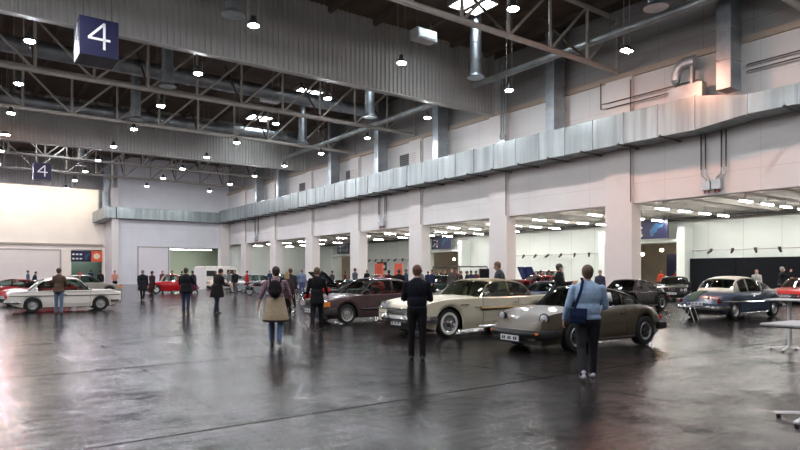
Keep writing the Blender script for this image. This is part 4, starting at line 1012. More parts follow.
RED2 = paint('dark_red', (.3,.015,.02), .25)
car('bright red wedge coupe parked just behind the white boxy saloon', (2.96, 34.9), math.radians(215), spec_wedge(RED), low=True)
car('dark red wedge coupe in the second row behind the white saloon', (2.0, 40.3), math.radians(210), spec_wedge(RED2), low=True)
car('grey saloon behind the front end of the white saloon', (6.3, 45.2), 0, spec_saloon(paint('warm_grey', (.3,.28,.24), .3)), low=True)
# middle rows
car('low dark blue sports coupe between ivory coupe and columns', (20.0, 17.0), PI, spec_wedge(paint('midnight_blue', (.025,.045,.10), .2)), low=True)
car('red coupe in the row behind the dark blue sports coupe', (23.2, 21.8), PI, spec_wedge(RED), low=True)
car('bright red boxy saloon parked between the columns', (29.0, 25.3), PI, spec_saloon(paint('tomato_red', (.62,.03,.02), .22)), low=True)
car('dark blue saloon with its hood propped wide open', (34.0, 29.6), PI, spec_saloon(paint('royal_blue', (.02,.035,.14), .2), open_hood=(1.05, 1.05, 1.2)), low=True)
car('white off-road estate behind the masked man in black', (39.0, 33.5), PI, spec_saloon(WH, green=[(-2.1,.93),(-2.0,1.5),(-1.8,1.72),(0,1.76),(.45,1.7),(.98,.95)], xB=.45, xC=-1.95, rear_glass=-2.1, pillars=[(-2.1,-1.9),(-.9,-.82),(-.1,-.02)], r=.36), low=True)
car('black coupe with chrome grille in the aisle beside the near doorway', (33.9, 19.2), math.radians(206), spec_saloon(paint('anthracite', (.03,.035,.035), .2), head=[(2.18,.70,.62,.08,0),(2.18,.50,.62,.07,0)], boxes=[('grille', CHROME, 2.15,0,.5,2.25,.16,.75, True), ('grille', BLACK, 2.15,.18,.52,2.24,.42,.72, True)],
    green=[(-1.6,.93),(-1.2,1.15),(-.9,1.27),(-.5,1.33),(0,1.35),(.3,1.31),(.98,.92)]), low=True)
car('low yellow sports car beside the wide near column', (38.6, 25.4), math.radians(200), spec_wedge(paint('yellow', (.75,.55,.03), .25)), low=True)
car('red convertible-style coupe before the black screen at the right edge', (35.2, 13.0), PI, spec_wedge(RED, green=[(-1.5,.88),(-1.1,1.1),(-.8,1.22),(-.3,1.3),(.05,1.28),(.3,1.17),(.75,.84)], trim=CHROME, frame=CHROME, fb=(.4,.1,.1,CHROME)), low=True)
car('pale silver saloon half hidden behind the blue fifties coupe', (28.3, 12.9), PI, spec_wedge(paint('pale_silver', (.5,.5,.5), .25)), low=True)
x, y = P(343, 30.5)
car('black cabriolet with its hood raised behind the maroon saloon', (x, y), PI+.15, spec_wedge(paint('piano_black', (.012,.012,.014), .2), open_hood=(.85, .75, 1.15)), low=True, interior=REDIN)
x, y = P(364, 37.5)
car('red coupe with open red hood behind the maroon saloon', (x, y), PI+.1, spec_wedge(RED, open_hood=(-1.0, .5, -.95), green=[(-.9,.86),(-.6,1.1),(-.3,1.2),(.05,1.2),(.3,1.12),(.85,.82)], xC=-.45, rear_glass=-.9, pillars=[(-.9,-.6)], trunk=(-2,-1.9)), low=True)
x, y = P(378, 52)
car('red estate car before the orange panels in the aisle', (x, y), PI, spec_saloon(RED), low=True)
x, y = P(252, 50)
car('silver saloon in the far row behind the strolling visitors', (x, y), PI, spec_saloon(paint('silver', (.55,.56,.58), .25)), low=True)
x, y = P(228, 58)
car('white saloon furthest back near the corner column', (x, y), PI, spec_saloon(WH), low=True)
x, y = P(283, 55)
car('grey saloon in the far row beneath the third last column', (x, y), PI, spec_saloon(paint('slate', (.12,.13,.14), .25)), low=True)
x, y = P(440, 40)
car('dark green saloon among the crowd before the middle doorway', (x, y), PI, spec_saloon(paint('bottle_green', (.02,.05,.04), .25)), low=True)
x, y = P(474, 27)
car('dark brown saloon behind the ivory coupe roof', (x, y), PI, spec_wedge(paint('umber', (.08,.05,.04), .25)), low=True)
# white camper van far left of the columns
x, y = P(219, 62)
t = thing('camper_van', 'white camper van with a dark side window by the far opening', 'van', (x, y, 0), 0)
MB().prism([(-2.3,.35),(2.2,.35),(2.35,.7),(2.3,1.2),(1.9,1.35),(1.45,2.05),(1.0,2.2),(-2.1,2.2),(-2.3,2.0)], (0,-.95,0), (1,0,0), (0,0,1), (0,1.9,0)).build('body', WH, t, bevel=.05)
MB().box(-1.9,-.97,1.2,-.6,-.94,1.75).build('side_window', BLACK, t); MB().box(.5,-.97,1.25,1.4,-.94,1.85).build('side_window', BLACK, t)
for xx in (-1.4, 1.5):
    for sd in (1, -1): wheel(t, xx, sd*.85, .33, sd, 'steel')
x, y = P(200.5, 56)
t = thing('white_partition', 'white upright partition board left of the camper van', 'partition', (x, y, 0), -YAW)
MB().box(-.55,-.05,0,.55,.05,2.05).build('board', mat('partition_white', (.78,.76,.74), .6), t); MB().box(-.6,-.3,0,-.5,.3,.06).box(.5,-.3,0,.6,.3,.06).build('foot', STEEL, t)
# motorcycles
def moto(label, x, y, rz, c):
    t = thing('motorcycle', label, 'motorcycle', (x, y, 0), rz)
    for xx in (-.72, .72):
        w = MB().lathe([(-.05,.25),(-.06,.29),(0,.315),(.06,.29),(.05,.25),(-.05,.25)], (xx,0,.315), (0,1,0), 20, False).build('wheel', RUBBER, t)
        MB().lathe([(-.02,.25),(.02,.25),(.03,.04),(.06,.02),(-.06,.02),(-.03,.04),(-.02,.25)], (xx,0,.315), (0,1,0), 14, False).build('rim', ALLOY, w)
    MB().ell((.12,0,.78), (.34,.17,.15), 12, 8).build('tank', c, t); MB().ell((-.42,0,.76), (.38,.15,.07), 12, 6).build('saddle', BLACK, t)
    MB().box(-.25,-.17,.28,.3,.17,.62).cyl((-.2,.2,.3),(-.8,.22,.34),.05).build('engine', GALVD, t)
    MB().tube([(.72,.09,.315),(.5,.08,.95)], .025).tube([(.72,-.09,.315),(.5,-.08,.95)], .025).tube([(.45,.36,1.02),(.5,.15,.98),(.5,-.15,.98),(.45,-.36,1.02)], .016).tube([(-.72,.06,.315),(-.25,.06,.5),(.4,0,.85)], .025).build('frame', CHROME, t)
    MB().ell((.62,0,.9), (.09,.1,.1), 10, 8).build('headlight', LENS, t); MB().ell((.74,0,.5), (.34,.07,.16), 12, 6).build('mudguard', c, t)
    return t
for (px, d, a, c, l) in ((259, 41, 2.2, BLACK, 'black motorcycle standing behind the plaid-shirted man'), (268, 44, 2.6, RED2, 'dark red motorcycle in the far left group'), (327, 27.5, 2.9, RED, 'motorcycle with red tank behind the black-clad walker'), (243, 46, 2.4, WHITEM, 'white motorcycle right of the red-coated visitor')):
    x, y = P(px, d); moto(l, x, y, a, c)
# panels and clothes rack
x, y = P(380, 62)
for i, (px, w_) in enumerate(((379, 2.2), (398.5, 1.8))):
    x, y = P(px, 62 - i*2)
    t = thing('display_panel', ('wide' if i == 0 else 'narrow')+' orange red display panel by the aisle wall', 'panel', (x, y, 0), PI/2-YAW*.3)
    MB().box(-w_/2,-.04,.9,w_/2,.04,2.5).build('board', mat('orange_red', (.75,.12,.06), .5), t)
    MB().box(-w_/2+.3,-.05,1.3,-.1,-.03,2.1).build('print', mat('print_pale', (.8,.5,.35), .5, 0, .3, 8), t)
    MB().cyl((-w_/2+.1,0,0),(-w_/2+.1,0,.9),.03).cyl((w_/2-.1,0,0),(w_/2-.1,0,.9),.03).build('leg', STEEL, t)
x, y = P(484, 40)
t = thing('black_cabinet', 'tall black display cabinet beside the second column', 'cabinet', (x, y, 0), -YAW)
MB().box(-.32,-.25,.0,.32,.25,1.85).build('body', BLACK, t, bevel=.01); MB().box(-.28,-.26,.1,.28,-.25,1.75).build('door', mat('matt_black', (.01,.01,.01), .7), t)
x, y = P(465, 43)
t = thing('crowd_rail', 'long dark metal frame rail above the crowd in the aisle', 'rail', (x, y, 0), -YAW)
MB().cyl((-2.3,0,2.0),(1.6,0,2.0),.05).build('rail', DARKSTEEL, t)
for xx in (-2.3,-.4,1.6): MB().cyl((xx,0,0),(xx,0,2.0),.035).build('post', DARKSTEEL, t)
x, y = P(370, 60)
t = thing('black_noticeboard', 'small black notice board with pale marks on aisle wall', 'board', (AX-.001, 63.6, 1.6))
MB().box(-.05,-1.1,.2,0,1.1,1.3).build('board', BLACK, t)
m = MB()
for k in range(3): m.box(-.06,-.8+k*.6,.5,-.05,-.4+k*.6,.9)
m.build('mark', SIGNW, t)
# ------------------------------------------------------------------ people
WORK = bpy.data.scenes.new('work')
def fuse(mb, name, m, parent, vox, it=2):
    """union of overlapping closed pieces as one continuous surface"""
    tmp = bpy.data.objects.new('tmp', mb.mesh('tmp', [m])); WORK.collection.objects.link(tmp)
    r = tmp.modifiers.new('r', 'REMESH'); r.mode = 'VOXEL'; r.voxel_size = vox
    s_ = tmp.modifiers.new('s', 'SMOOTH'); s_.factor = .5; s_.iterations = it
    vl = WORK.view_layers[0]; vl.update(); dg = vl.depsgraph; dg.update()
    me = bpy.data.meshes.new_from_object(tmp.evaluated_get(dg)); me.name = name
    bpy.data.objects.remove(tmp)
    me.materials.clear(); me.materials.append(m)
    me.polygons.foreach_set('use_smooth', [True]*len(me.polygons))
    o = bpy.data.objects.new(name, me); COL.objects.link(o); o.parent = parent
    return o
def rot(v, pitch, roll=0):
    """swing a downward limb forward (pitch) and sideways (roll)"""
    v = Vector(v); v = Matrix.Rotation(pitch, 3, 'X') @ v; return Matrix.Rotation(roll, 3, 'Y') @ v
HAIRS = {}
def person(label, px, d, face=0, H=1.74, top_=None, trouser=None, hair=(.05,.03,.02), shoe=(.015,.015,.015), legs=((12,5),(-14,12)), arms=((10,-8,20),(-10,8,20)),
           coat=0, lean=0, bald=False, cap=None, mask=False, vox=None, longhair=False, collar=None, world_pt=None, cap_z=0, build_=1.0, headturn=0, headdown=0, sleeve=.93):
    vox = vox or (.014 if d < 20 else .024 if d < 35 else .034)
    x, y = world_pt or P(px, d)
    t = thing('person', label, 'person', (x, y, 0), -YAW+math.radians(face))
    t.scale = (H/1.74,)*3
    B = build_; hip = 0.93; q = math.radians
    # legs: (swing forward deg, knee bend deg)
    J = {}
    for i, sd in enumerate((-1, 1)):
        sw, kb = legs[i]; h = Vector((sd*.09, 0, hip-.02))
        k = h+rot((0,0,-.44), q(sw), q(-2*sd)); a = k+rot((0,0,-.42), q(sw-kb), 0)
        J[sd] = (h, k, a)
    low = min(J[-1][2].z-.07*math.cos(0), J[1][2].z-.07)
    for sd in (-1, 1):
        # toes of a lifted heel reach lower
        pass
    dz = -low
    for sd in J: J[sd] = tuple(v+Vector((0,0,dz)) for v in J[sd])
    hz = hip+dz
    ln = q(lean); up = lambda v: Vector((0,0,hz))+Matrix.Rotation(-ln, 3, 'X') @ Vector(v)
    sh_z = .468; neck = up((0,0,.56)); hd = up((0,.02,.70)); hd = neck+Matrix.Rotation(-q(headdown), 3, 'X') @ (hd-neck)
    A = {}
    for i, sd in enumerate((-1, 1)):
        sw, ab, el = arms[i]; s0 = up((sd*.185*B, 0, sh_z))
        e = s0+Matrix.Rotation(-ln*.3, 3, 'X') @ rot((0,0,-.29), q(sw), q(-abs(ab)*sd))
        inw = 0
        if isinstance(el, tuple): el, inw = el
        w = e+Matrix.Rotation(q(inw)*sd, 3, 'Z') @ rot((0,0,-.26), q(sw+el), q(-abs(ab)*sd*.6))
        A[sd] = (s0, e, w)
    # ---- body: one continuous surface
    b = MB()
    R3 = Matrix.Rotation(-ln, 3, 'X')
    b.ell(up((0,0,.36)), (.155*B,.10*B,.22), rot=R3); b.ell(up((0,0,.08)), (.15*B,.10*B,.16), rot=R3); b.ell(up((0,0,.2)), (.13*B,.095*B,.2), rot=R3)
    b.cap(up((-.13*B,0,.48)), up((.13*B,0,.48)), .055, .055); b.cap(up((0,-.01,.48)), neck+Vector((0,0,.06)), .062, .055)
    HR = Matrix.Rotation(q(headturn), 3, 'Z') @ Matrix.Rotation(-ln-q(headdown), 3, 'X')
    hp = lambda v: hd+HR @ Vector(v)
    b.ell(hp((0,-.005,.025)), (.082,.100,.102), 18, 12, rot=HR); b.ell(hp((0,.03,-.045)), (.056,.062,.07), 16, 10, rot=HR)
    b.cap(hp((0,.09,.005)), hp((0,.112,-.025)), .011, .017, 8)
    for sd in (-1, 1): b.ell(hp((sd*.078,-.005,-.005)), (.012,.022,.034), 8, 6, rot=HR)
    b.ell(hp((0,.083,-.062)), (.026,.012,.009), 8, 5, rot=HR)
    for sd in (-1, 1):
        h, k, a = J[sd]; b.cap(h, k, .078*B, .052); b.cap(k, a, .052, .036); b.cap(a, a+Vector((0,.10,-.035)), .035, .03)
        s0, e, w = A[sd]; b.cap(s0, e, .046, .037); b.cap(e, w, .037, .025)
    body = fuse(b, 'body', SKIN, t, vox*.9)
    # hands: palm, five separate bent fingers, thumb from the side; joined into the body mesh
    m = MB()
    for sd in (-1, 1):
        s0, e, w = A[sd]; dv = (w-e).normalized(); sidev = dv.cross(Vector((sd,0,0)))
        sidev = sidev.normalized() if sidev.length > .1 else Vector((0,1,0))
        if sidev.y < 0: sidev = -sidev
        nv = dv.cross(sidev).normalized()*(1)
        if nv.x*sd > 0: nv = -nv      # palm faces the body
        p1 = w+dv*.05
        m.cap(w-dv*.02, p1, .024, .022, 8)
        for f in range(4):
            off = sidev*(.030-.020*f); L_ = (.038,.043,.040,.032)[f]
            a0 = w+dv*.03+off*.7; a1 = w+dv*.088+off; a2 = a1+dv*L_+nv*.012; a3 = a2+dv*L_*.55+nv*.022
            m.cap(a0, a1, .0115, .010, 6); m.cap(a1, a2, .0095, .0085, 6); m.cap(a2, a3, .0085, .007, 6)
        b0 = w+dv*.02+sidev*.02; b1 = b0+dv*.035+sidev*.028+nv*.008; b2 = b1+dv*.034+sidev*.008+nv*.01
        m.cap(b0, b1, .013, .011, 6); m.cap(b1, b2, .0105, .008, 6)
    hm = m.mesh('hands', [SKIN], True)
    bm = bmesh.new(); bm.from_mesh(body.data); bm.from_mesh(hm); bm.to_mesh(body.data); bm.free()
    body.data.polygons.foreach_set('use_smooth', [True]*len(body.data.polygons))
    bpy.data.meshes.remove(hm)
    # eyes
    if not mask or True:
        EYEM = mat('eye_dark', (.02,.015,.012), .3)
        for sd in (-1, 1): MB().ell(hp((sd*.030,.083,.012)), (.012,.008,.007), 8, 5, rot=HR).build('eye', EYEM, t, True)
    # trousers
    TM = cloth('trousers_%s' % '_'.join('%d' % (c*1000) for c in (trouser or (.03,.03,.04))), trouser or (.03,.03,.04))
    b = MB(); b.ell(up((0,-.005,.0)), (.168*B,.125*B,.15), rot=R3); b.cap(J[-1][0], J[1][0], .095*B, .095*B)
    for sd in (-1, 1):
        h, k, a = J[sd]; b.cap(h, k, .098*B, .072); b.cap(k, a+Vector((0,0,.0)), .070, .058)
    fuse(b, 'trousers', TM, t, vox)
    # shoes
    SM = mat('shoe_%s' % '_'.join('%d' % (c*1000) for c in shoe), shoe, .5)
    for sd in (-1, 1):
        h, k, a = J[sd]; dirk = (a-k).normalized(); back = max(0, -dirk.y)   # lifted heel when shank leans back
        pit = 0 if a.z < .115 else -min(.9, (a.z-.10)*4)
        RR = Matrix.Rotation(pit, 3, 'X')
        f = lambda v: a+RR @ Vector(v)
        b = MB(); b.ell(f((0,-.03,-.03)), (.040,.055,.042)); b.ell(f((0,.06,-.040)), (.046,.10,.034)); b.ell(f((0,.11,-.045)), (.043,.065,.026)); b.cap(f((0,-.01,.03)), f((0,0,-.03)), .045, .042)
        o = fuse(b, 'shoe', SM, t, min(vox, .014), 1)
    # top
    if isinstance(top_, bpy.types.Material): TP = top_
    else: TP = cloth('top_%s' % '_'.join('%d' % (c*1000) for c in (top_ or (.02,.02,.025))), top_ or (.02,.02,.025))
    b = MB(); b.ell(up((0,0,.36)), (.185*B,.135*B,.24), rot=R3); b.ell(up((0,0,.14)), (.175*B,.135*B,.20), rot=R3)
    b.cap(up((-.13*B,0,.462)), up((.13*B,0,.462)), .070, .070); b.cap(up((-.10*B,0,.485)), up((.10*B,0,.485)), .066, .066); b.cap(up((-.05,0,.5)), up((.05,0,.5)), .07, .07); b.cap(up((0,0,.5)), up((0,.0,.57)), .075, .064)
    if coat:
        b.lathe([(-.55*coat,.21*B),(-.3*coat,.20*B),(0,.175*B),(.15,.16*B)], up((0,0,.02)), (0,0,1), 18)
    else: b.ell(up((0,0,.02)), (.178*B,.135*B,.09), rot=R3)
    sl = 1.0
    for sd in (-1, 1):
        s0, e, w = A[sd]; b.cap(s0, e, .064, .054); b.cap(e, e+(w-e)*sleeve, .052, .042+.008*(sleeve < .5))
    fuse(b, 'coat' if coat else 'shirt', TP, t, vox)
    if collar: MB().lathe([(-.01,.068),(.035,.066),(.04,.058)], up((0,-.005,.55)), neck-up((0,0,.5)), 16).build('collar', cloth('collar_'+str(int(collar[0]*100)), collar), t)
    # hair
    HM = mat('hair_%s' % '_'.join('%d' % (c*1000) for c in hair), hair, .7, 0, .25, 60)
    if cap:
        o = MB().lathe([(.0,.094),(.03,.096),(.075,.078),(.105,.04),(.115,.001)], hp((0,-.008,.03)), HR @ Vector((0,0,1)), 18).build('cap', cloth('cap', cap), t, True)
        MB().prism([(-.06,0),(.06,0),(.05,.06),(0,.085),(-.05,.06)], hp((0,.085,.035)), HR @ Vector((1,0,0)), HR @ Vector((0,1,-.15)), HR @ Vector((0,0,.008))).build('peak', cloth('cap', cap), o)
    b = MB()
    if bald:
        b.ell(hp((0,-.035,-.005)), (.080,.078,.062), 16, 10, rot=HR)
    else:
        b.ell(hp((0,-.022,.040)), (.091,.104,.102), 18, 12, rot=HR); b.ell(hp((0,-.045,-.02)), (.076,.064,.07), 16, 10, rot=HR)
    if longhair:
        b.ell(hp((0,-.06,-.10)), (.095,.06,.17), 14, 10, rot=HR)
    fuse(b, 'hair', HM, t, min(vox, .014), 1)
    if mask: MB().ell(hp((0,.075,-.045)), (.052,.045,.042), 12, 8, rot=HR).build('face_mask', mat('mask_white', (.75,.75,.75), .7), t, True)
    return t, dict(up=up, A=A, J=J, hp=hp, hd=hd, hz=hz)
def plaid():
    m = mat('plaid_cloth', (.25,.13,.17), .9, 0, .1, 20); nt = m.node_tree; b = nt.nodes['Principled BSDF']
    tc = nt.nodes.new('ShaderNodeTexCoord'); w1 = nt.nodes.new('ShaderNodeTexWave'); w2 = nt.nodes.new('ShaderNodeTexWave')
    w1.bands_direction = 'X'; w2.bands_direction = 'Z'
    for w in (w1, w2): w.inputs['Scale'].default_value = 9; nt.links.new(tc.outputs['Object'], w.inputs['Vector'])
    ad = nt.nodes.new('ShaderNodeMath'); ad.operation = 'ADD'; nt.links.new(w1.outputs['Fac'], ad.inputs[0]); nt.links.new(w2.outputs['Fac'], ad.inputs[1])
    dv = nt.nodes.new('ShaderNodeMath'); dv.operation = 'MULTIPLY'; dv.inputs[1].default_value = .5; nt.links.new(ad.outputs[0], dv.inputs[0])
    cr = nt.nodes.new('ShaderNodeValToRGB'); cr.color_ramp.elements[0].position = .25; cr.color_ramp.elements[1].position = .8
    cr.color_ramp.elements[0].color = (.08,.035,.07,1); cr.color_ramp.elements[1].color = (.42,.27,.32,1)
    nt.links.new(dv.outputs[0], cr.inputs['Fac']); nt.links.new(cr.outputs[0], b.inputs['Base Color']); return m
JEAN = (.09,.13,.24); DKJ = (.035,.045,.09); BLK = (.007,.007,.008); BROWN = (.05,.028,.018)
# man in light blue shirt with shoulder bag
t, k = person('man seen from behind in light blue shirt carrying a navy shoulder bag', 587.5, 9.05, face=-8, H=1.70, top_=(.34,.47,.66), trouser=(.025,.025,.032), hair=(.12,.075,.045), shoe=(.45,.42,.5),
    legs=((-10, 18), (12, 3)), arms=((0, 16, 32), (14, 14, 65)), headdown=-2, vox=.012, build_=1.17)
up = k['up']
bag = thing('shoulder_bag', 'navy shoulder bag hanging at the left hip of the man in light blue', 'bag', (0,0,0))
bag.matrix_world = Matrix.Translation(t.location) @ Matrix.Rotation(t.rotation_euler.z, 4, 'Z'); bag.location = t.location; bag.rotation_euler = t.rotation_euler
bs = 1.70/1.74
bm_ = MB().prism([(-.13,-.12),(.12,-.14),(.14,.09),(-.12,.10)], (-.17,-.20,.98), (1,0,0), (0,0,1), (0,.09,0)).build('pouch', cloth('navy_bag', (.015,.025,.07)), bag, bevel=.02)
MB().prism([(-.12,-.02),(.13,-.03),(.135,.10),(-.12,.105)], (-.17,-.21,.98), (1,0,0), (0,0,1), (0,.012,0)).build('flap', cloth('navy_flap', (.02,.035,.09)), bag, bevel=.004)
MB().sweep([(-.22,-.19,1.08),(-.17,-.19,1.22),(-.12,-.175,1.36),(-.09,-.11,1.48),(-.085,.0,1.53)], [(-.022,-.004),(.022,-.004),(.022,.004),(-.022,.004)], up=(0,-1,0)).build('strap', cloth('navy_bag', (.015,.025,.07)), bag)
# man in black standing before the ivory coupe
person('reddish-haired man in black seen from behind before the ivory coupe', 417, 11.05, face=-3, H=1.71, top_=(.010,.011,.018), trouser=(.010,.010,.012), hair=(.13,.06,.035), legs=((2,2),(-3,4)), arms=((8,11,(88,32)),(8,11,(88,32))), headdown=8, collar=(.02,.02,.03), build_=1.1, vox=.012)
# man with plaid shirt, backpack, jacket round waist
t, k = person('man in plaid shirt and jeans walking away with a tan jacket round his waist', 276, 13.2, face=6, H=1.72, top_=plaid(), trouser=JEAN, hair=(.035,.02,.015), shoe=(.05,.045,.05), legs=((14,4),(-12,16)), arms=((-6,24,18),(14,18,30)), vox=.012, build_=1.08, sleeve=.25)
jk = MB(); jk.lathe([(-.48,.27),(-.46,.285),(-.25,.25),(0,.19),(.06,.18)], (0,-.01,.98), (0,0,1), 20); jk.ell((0,.15,.99), (.06,.04,.05))
jt = thing('tied_jacket', 'tan jacket tied round the waist of the plaid-shirted man', 'jacket', t.location, t.rotation_euler.z)
MB().lathe([(-.44,.262),(-.46,.275),(-.43,.285),(-.25,.25),(0,.195),(.06,.185),(.06,.17),(0,.17),(-.25,.235)], (0,-.01,1.0), (0,0,1), 22, False).build('jacket_body', cloth('tan_jacket', (.42,.33,.23)), jt, True)
MB().lathe([(-.47,.270),(-.46,.289),(-.425,.287),(-.43,.268)], (0,-.01,1.0), (0,0,1), 22, False).build('dark_lining', cloth('lining', (.03,.025,.02)), jt, True)
MB().cap((-.06,.17,1.02), (-.05,.2,.78), .035, .03).build('sleeve', cloth('tan_jacket', (.42,.33,.23)), jt, True)
MB().cap((.06,.17,1.02), (.06,.2,.80), .035, .03).build('sleeve', cloth('tan_jacket', (.42,.33,.23)), jt, True)
bp = thing('backpack', 'black backpack on the back of the plaid-shirted man', 'backpack', t.location, t.rotation_euler.z)
b = MB(); b.ell((0,-.21,1.25), (.15,.10,.20)); b.ell((0,-.26,1.17), (.12,.08,.12)); fuse(b, 'pack', cloth('pack_black', (.015,.013,.014)), bp, .012)
for sd in (-1, 1): MB().tube([(sd*.10,-.15,1.36),(sd*.12,-.08,1.485),(sd*.13,.02,1.49),(sd*.12,.12,1.38),(sd*.13,.11,1.2)], .02, 6).build('strap', cloth('pack_black', (.015,.013,.014)), bp)
# man in black walking away
person('slim man in black walking away, left of the maroon saloon', 317, 16.4, face=4, H=1.72, top_=(.010,.010,.012), trouser=(.012,.012,.016), hair=(.13,.08,.05), legs=((-12,22),(10,4)), arms=((4,14,35),(10,14,50)), coat=.35)
# others
person('person in dark coat with blonde hair between plaid-shirted man and walker', 287, 21.5, face=15, H=1.62, top_=(.05,.035,.035), hair=(.42,.28,.15), trouser=BLK, longhair=True, coat=.5, legs=((8,3),(-8,10)))
person('man in brown jacket and jeans standing at the white boxy saloon', 59, 23.2, face=2, H=1.74, top_=(.10,.062,.045), trouser=(.12,.17,.26), hair=(.09,.05,.03), coat=.25, legs=((2,2),(-2,2)), arms=((18,14,(75,30)),(18,14,(75,30))), shoe=(.05,.04,.035))
person('man in black jacket and dark jeans looking at the red rounded car', 186, 23.6, face=-6, H=1.74, top_=(.012,.012,.016), trouser=DKJ, hair=(.04,.03,.028), coat=.3, legs=((3,2),(-3,3)), shoe=(.10,.045,.02), arms=((20,16,(80,30)),(20,16,(80,30))), build_=1.25)
person('stooping visitor in black coat holding a bag, left of the plaid man', 217, 23.2, face=-40, H=1.74, top_=(.016,.013,.013), trouser=(.02,.024,.05), hair=(.02,.015,.012), coat=.6, lean=10, headdown=15, legs=((8,2),(-8,4)), arms=((10,16,60),(10,10,70)), build_=1.3)
person('visitor in long black coat, left one of the pair by the red rounded car', 142.8, 34.4, face=10, H=1.70, top_=(.015,.016,.02), trouser=BLK, hair=(.16,.13,.11), coat=.7, build_=1.3)
person('visitor in dark brown coat, right one of the pair by the red rounded car', 152.2, 35.6, face=-20, H=1.66, top_=(.04,.025,.025), trouser=(.03,.02,.02), hair=(.06,.03,.02), coat=.6)
person('visitor in black sweater and grey trousers strolling toward the camera', 235, 40, face=170, H=1.74, top_=(.015,.015,.018), trouser=(.10,.10,.11), hair=(.02,.015,.012))
person('visitor in a bright red coat in the far middle', 247, 46.5, face=120, H=1.7, top_=(.45,.02,.03), trouser=BLK, hair=(.03,.02,.02), coat=.6)
person('visitor in long black coat before the far left doorway', 101, 52, face=60, H=1.72, top_=(.015,.015,.018), trouser=BLK, hair=(.06,.05,.045), coat=.9, build_=1.15, lean=6)
person('visitor in pink top and black skirt by the far left pillar', 115, 46.5, face=200, H=1.72, top_=(.55,.26,.22), trouser=BLK, hair=(.10,.06,.04), arms=((25,10,75),(10,10,40)))
person('visitor in blue jacket behind the red cars on the left', 28, 48, face=-60, H=1.72, top_=(.07,.11,.17), trouser=BLK, hair=(.04,.03,.025))
person('visitor in dark top bending over the red cars', 33.5, 46, face=-80, H=1.65, top_=(.03,.04,.05), trouser=BLK, hair=(.03,.02,.02), lean=14)
person('visitor in red shirt inside the far left doorway', 80, 72, face=0, H=1.78, top_=(.5,.05,.04), trouser=BLK, hair=(.25,.2,.18))
person('visitor in dark blue jacket inside the far left doorway', 91, 68, face=0, H=1.80, top_=(.02,.03,.06), trouser=BLK, hair=(.02,.02,.02), coat=.4, build_=1.2)
person('visitor in brown standing behind the red rounded car, left one', 162.5, 50, face=180, H=1.7, top_=(.12,.05,.04), trouser=BLK, hair=(.2,.1,.06))
person('visitor in black standing behind the red rounded car, middle one', 172, 52, face=150, H=1.72, top_=(.02,.02,.022), trouser=BLK, hair=(.03,.02,.02), build_=1.2)
person('visitor in black leaning right of the red rounded car', 194, 43.6, face=60, H=1.7, top_=(.02,.022,.03), trouser=DKJ, hair=(.02,.02,.02), lean=12, coat=.3)
person('man in pale blue shirt and jeans standing below the fifth column', 302, 38.5, face=0, H=1.76, top_=(.16,.20,.32), trouser=(.08,.10,.2), hair=(.18,.14,.12), legs=((1,1),(-1,1)), build_=1.1)
person('visitor in blue jacket beside the motorcycles', 322, 33, face=20, H=1.68, top_=(.05,.12,.25), trouser=BLK, hair=(.1,.06,.04))
person('visitor in dark clothes right of the motorcycles', 332, 40, face=140, H=1.68, top_=(.04,.04,.045), trouser=BLK, hair=(.03,.02,.02))
person('visitor in dark jacket right behind the plaid man', 290.5, 26, face=30, H=1.75, top_=(.03,.03,.04), trouser=BLK, hair=(.1,.05,.03), coat=.4)
person('man in grey jacket before the fourth column', 355, 41, face=-40, H=1.85, top_=(.08,.09,.10), trouser=BLK, hair=(.12,.07,.05))
person('visitor in brown-black coat behind the maroon saloon roof, left one', 389, 33, face=0, H=1.70, top_=(.03,.015,.015), trouser=BLK, hair=(.05,.03,.03), coat=.5, build_=1.1)
person('broad visitor in black behind the maroon saloon roof, right one', 399, 31, face=0, H=1.74, top_=(.010,.010,.012), trouser=BLK, hair=(.02,.02,.02), coat=.5, build_=1.25)
person('grey-hooded man standing behind the ivory coupe roof', 501, 19.2, face=70, H=1.93, top_=(.055,.062,.068), trouser=DKJ, hair=(.15,.08,.05), mask=False, arms=((20,10,50),(15,10,40)), coat=.2, lean=6, headdown=10, build_=1.15)
person('masked man in black with grey cap behind the olive sports coupe', 559, 19.4, face=-110, H=1.86, top_=(.012,.012,.014), trouser=BLK, hair=(.05,.04,.035), cap=(.08,.08,.085), mask=True, arms=((30,10,70),(25,10,70)), coat=.2, headturn=10)
person('dark-haired visitor half hidden behind the man in light blue', 600, 29, face=160, H=1.68, top_=(.05,.05,.08), trouser=BLK, hair=(.03,.02,.02))
person('woman in white and black before the black screen', 756.5, 33.5, face=150, H=1.74, top_=(.45,.45,.42), trouser=BLK, hair=(.08,.05,.03), longhair=True, coat=.3)
person('masked visitor in black coat behind the red car at right', 782, 33.2, face=-120, H=1.88, top_=(.012,.012,.014), trouser=BLK, hair=(.4,.38,.35), mask=True, coat=.3, arms=((20,10,80),(60,10,100)), build_=1.15)
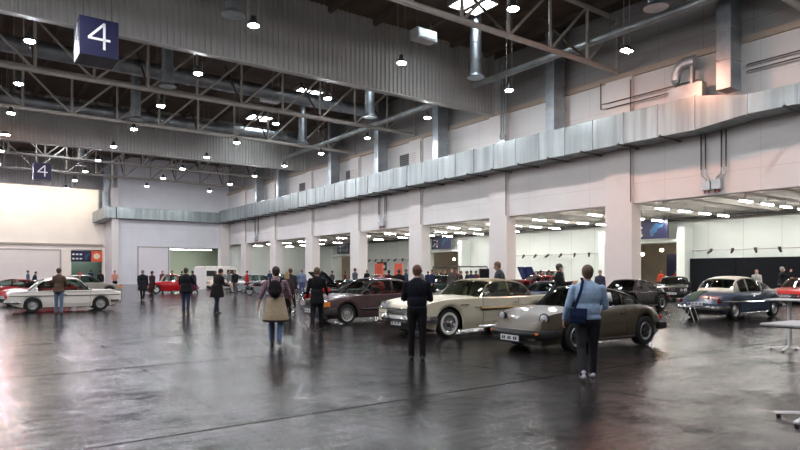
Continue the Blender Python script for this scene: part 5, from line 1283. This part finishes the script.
person('visitor in red top in the near aisle doorway, left one', 661, 44, face=150, H=1.72, top_=(.5,.06,.03), trouser=BLK, hair=(.02,.015,.015), longhair=True)
person('visitor in dark red top in the near aisle doorway, right one', 676, 46, face=190, H=1.74, top_=(.3,.04,.03), trouser=BLK, hair=(.03,.02,.02))
crowd = [(428,46,'.'),(437,52,'.'),(446,42,'.'),(456,47,'.'),(461,39,'.'),(471,42,'.'),(421,44,'.'),(412,56,'.'),(384,58,'.'),(541,40,'.'),(549,41.3,'.'),(367,55,'.'),(345,50,'.'),(276,48,'.'),(270,58,'.'),(229,56,'.'),(216,52,'.'),(182,56,'.'),(432,38,'.'),(452,35,'.'),(467,36,'.'),(476,45,'.'),(441,58,'.'),(406,38,'.'),(536,46,'.')]
cc = [((.03,.05,.12),'navy jacket'),((.15,.14,.13),'grey jacket'),((.02,.02,.02),'black coat'),((.2,.05,.05),'wine red sweater'),((.06,.05,.04),'brown coat'),((.05,.08,.15),'blue sweater'),((.3,.3,.28),'pale grey shirt'),((.02,.02,.03),'black jacket'),((.25,.2,.15),'beige coat')]
wh = ['in the crowd left of the middle doorway','in the crowd under the middle sign','in the crowd right of the green saloon','in the crowd before the middle doorway','in the crowd near the black cabinet','in the crowd beside the black cabinet','right of the third column, further back','behind the third column','before the wide orange panel','before the blue car with open hood','near the white off-road estate','left of the orange panels','left of the fourth column','in the far row behind the plaid man','furthest right of the silver saloon','beside the white saloon furthest back','beside the white camper van','left of the white partition', 'close behind the ivory coupe roof, left end', 'close behind the ivory coupe roof, middle', 'close behind the ivory coupe roof, right end', 'just left of the black cabinet', 'deep under the middle sign', 'left of the third column, nearest', 'behind the raised blue hood']
for i, (px, d, _) in enumerate(crowd):
    c, n_ = cc[i % len(cc)]; c = tuple(v*.55 for v in c)
    person('visitor in %s %s' % (n_, wh[i]), px, d, face=(i*67) % 360, H=1.66+.04*(i % 4), top_=c, trouser=[BLK, DKJ, (.05,.05,.06)][i % 3], hair=[(.03,.02,.02), (.15,.09,.06), (.08,.05,.03)][i % 3], coat=.4*(i % 2), build_=1.05)
bpy.data.scenes.remove(WORK)
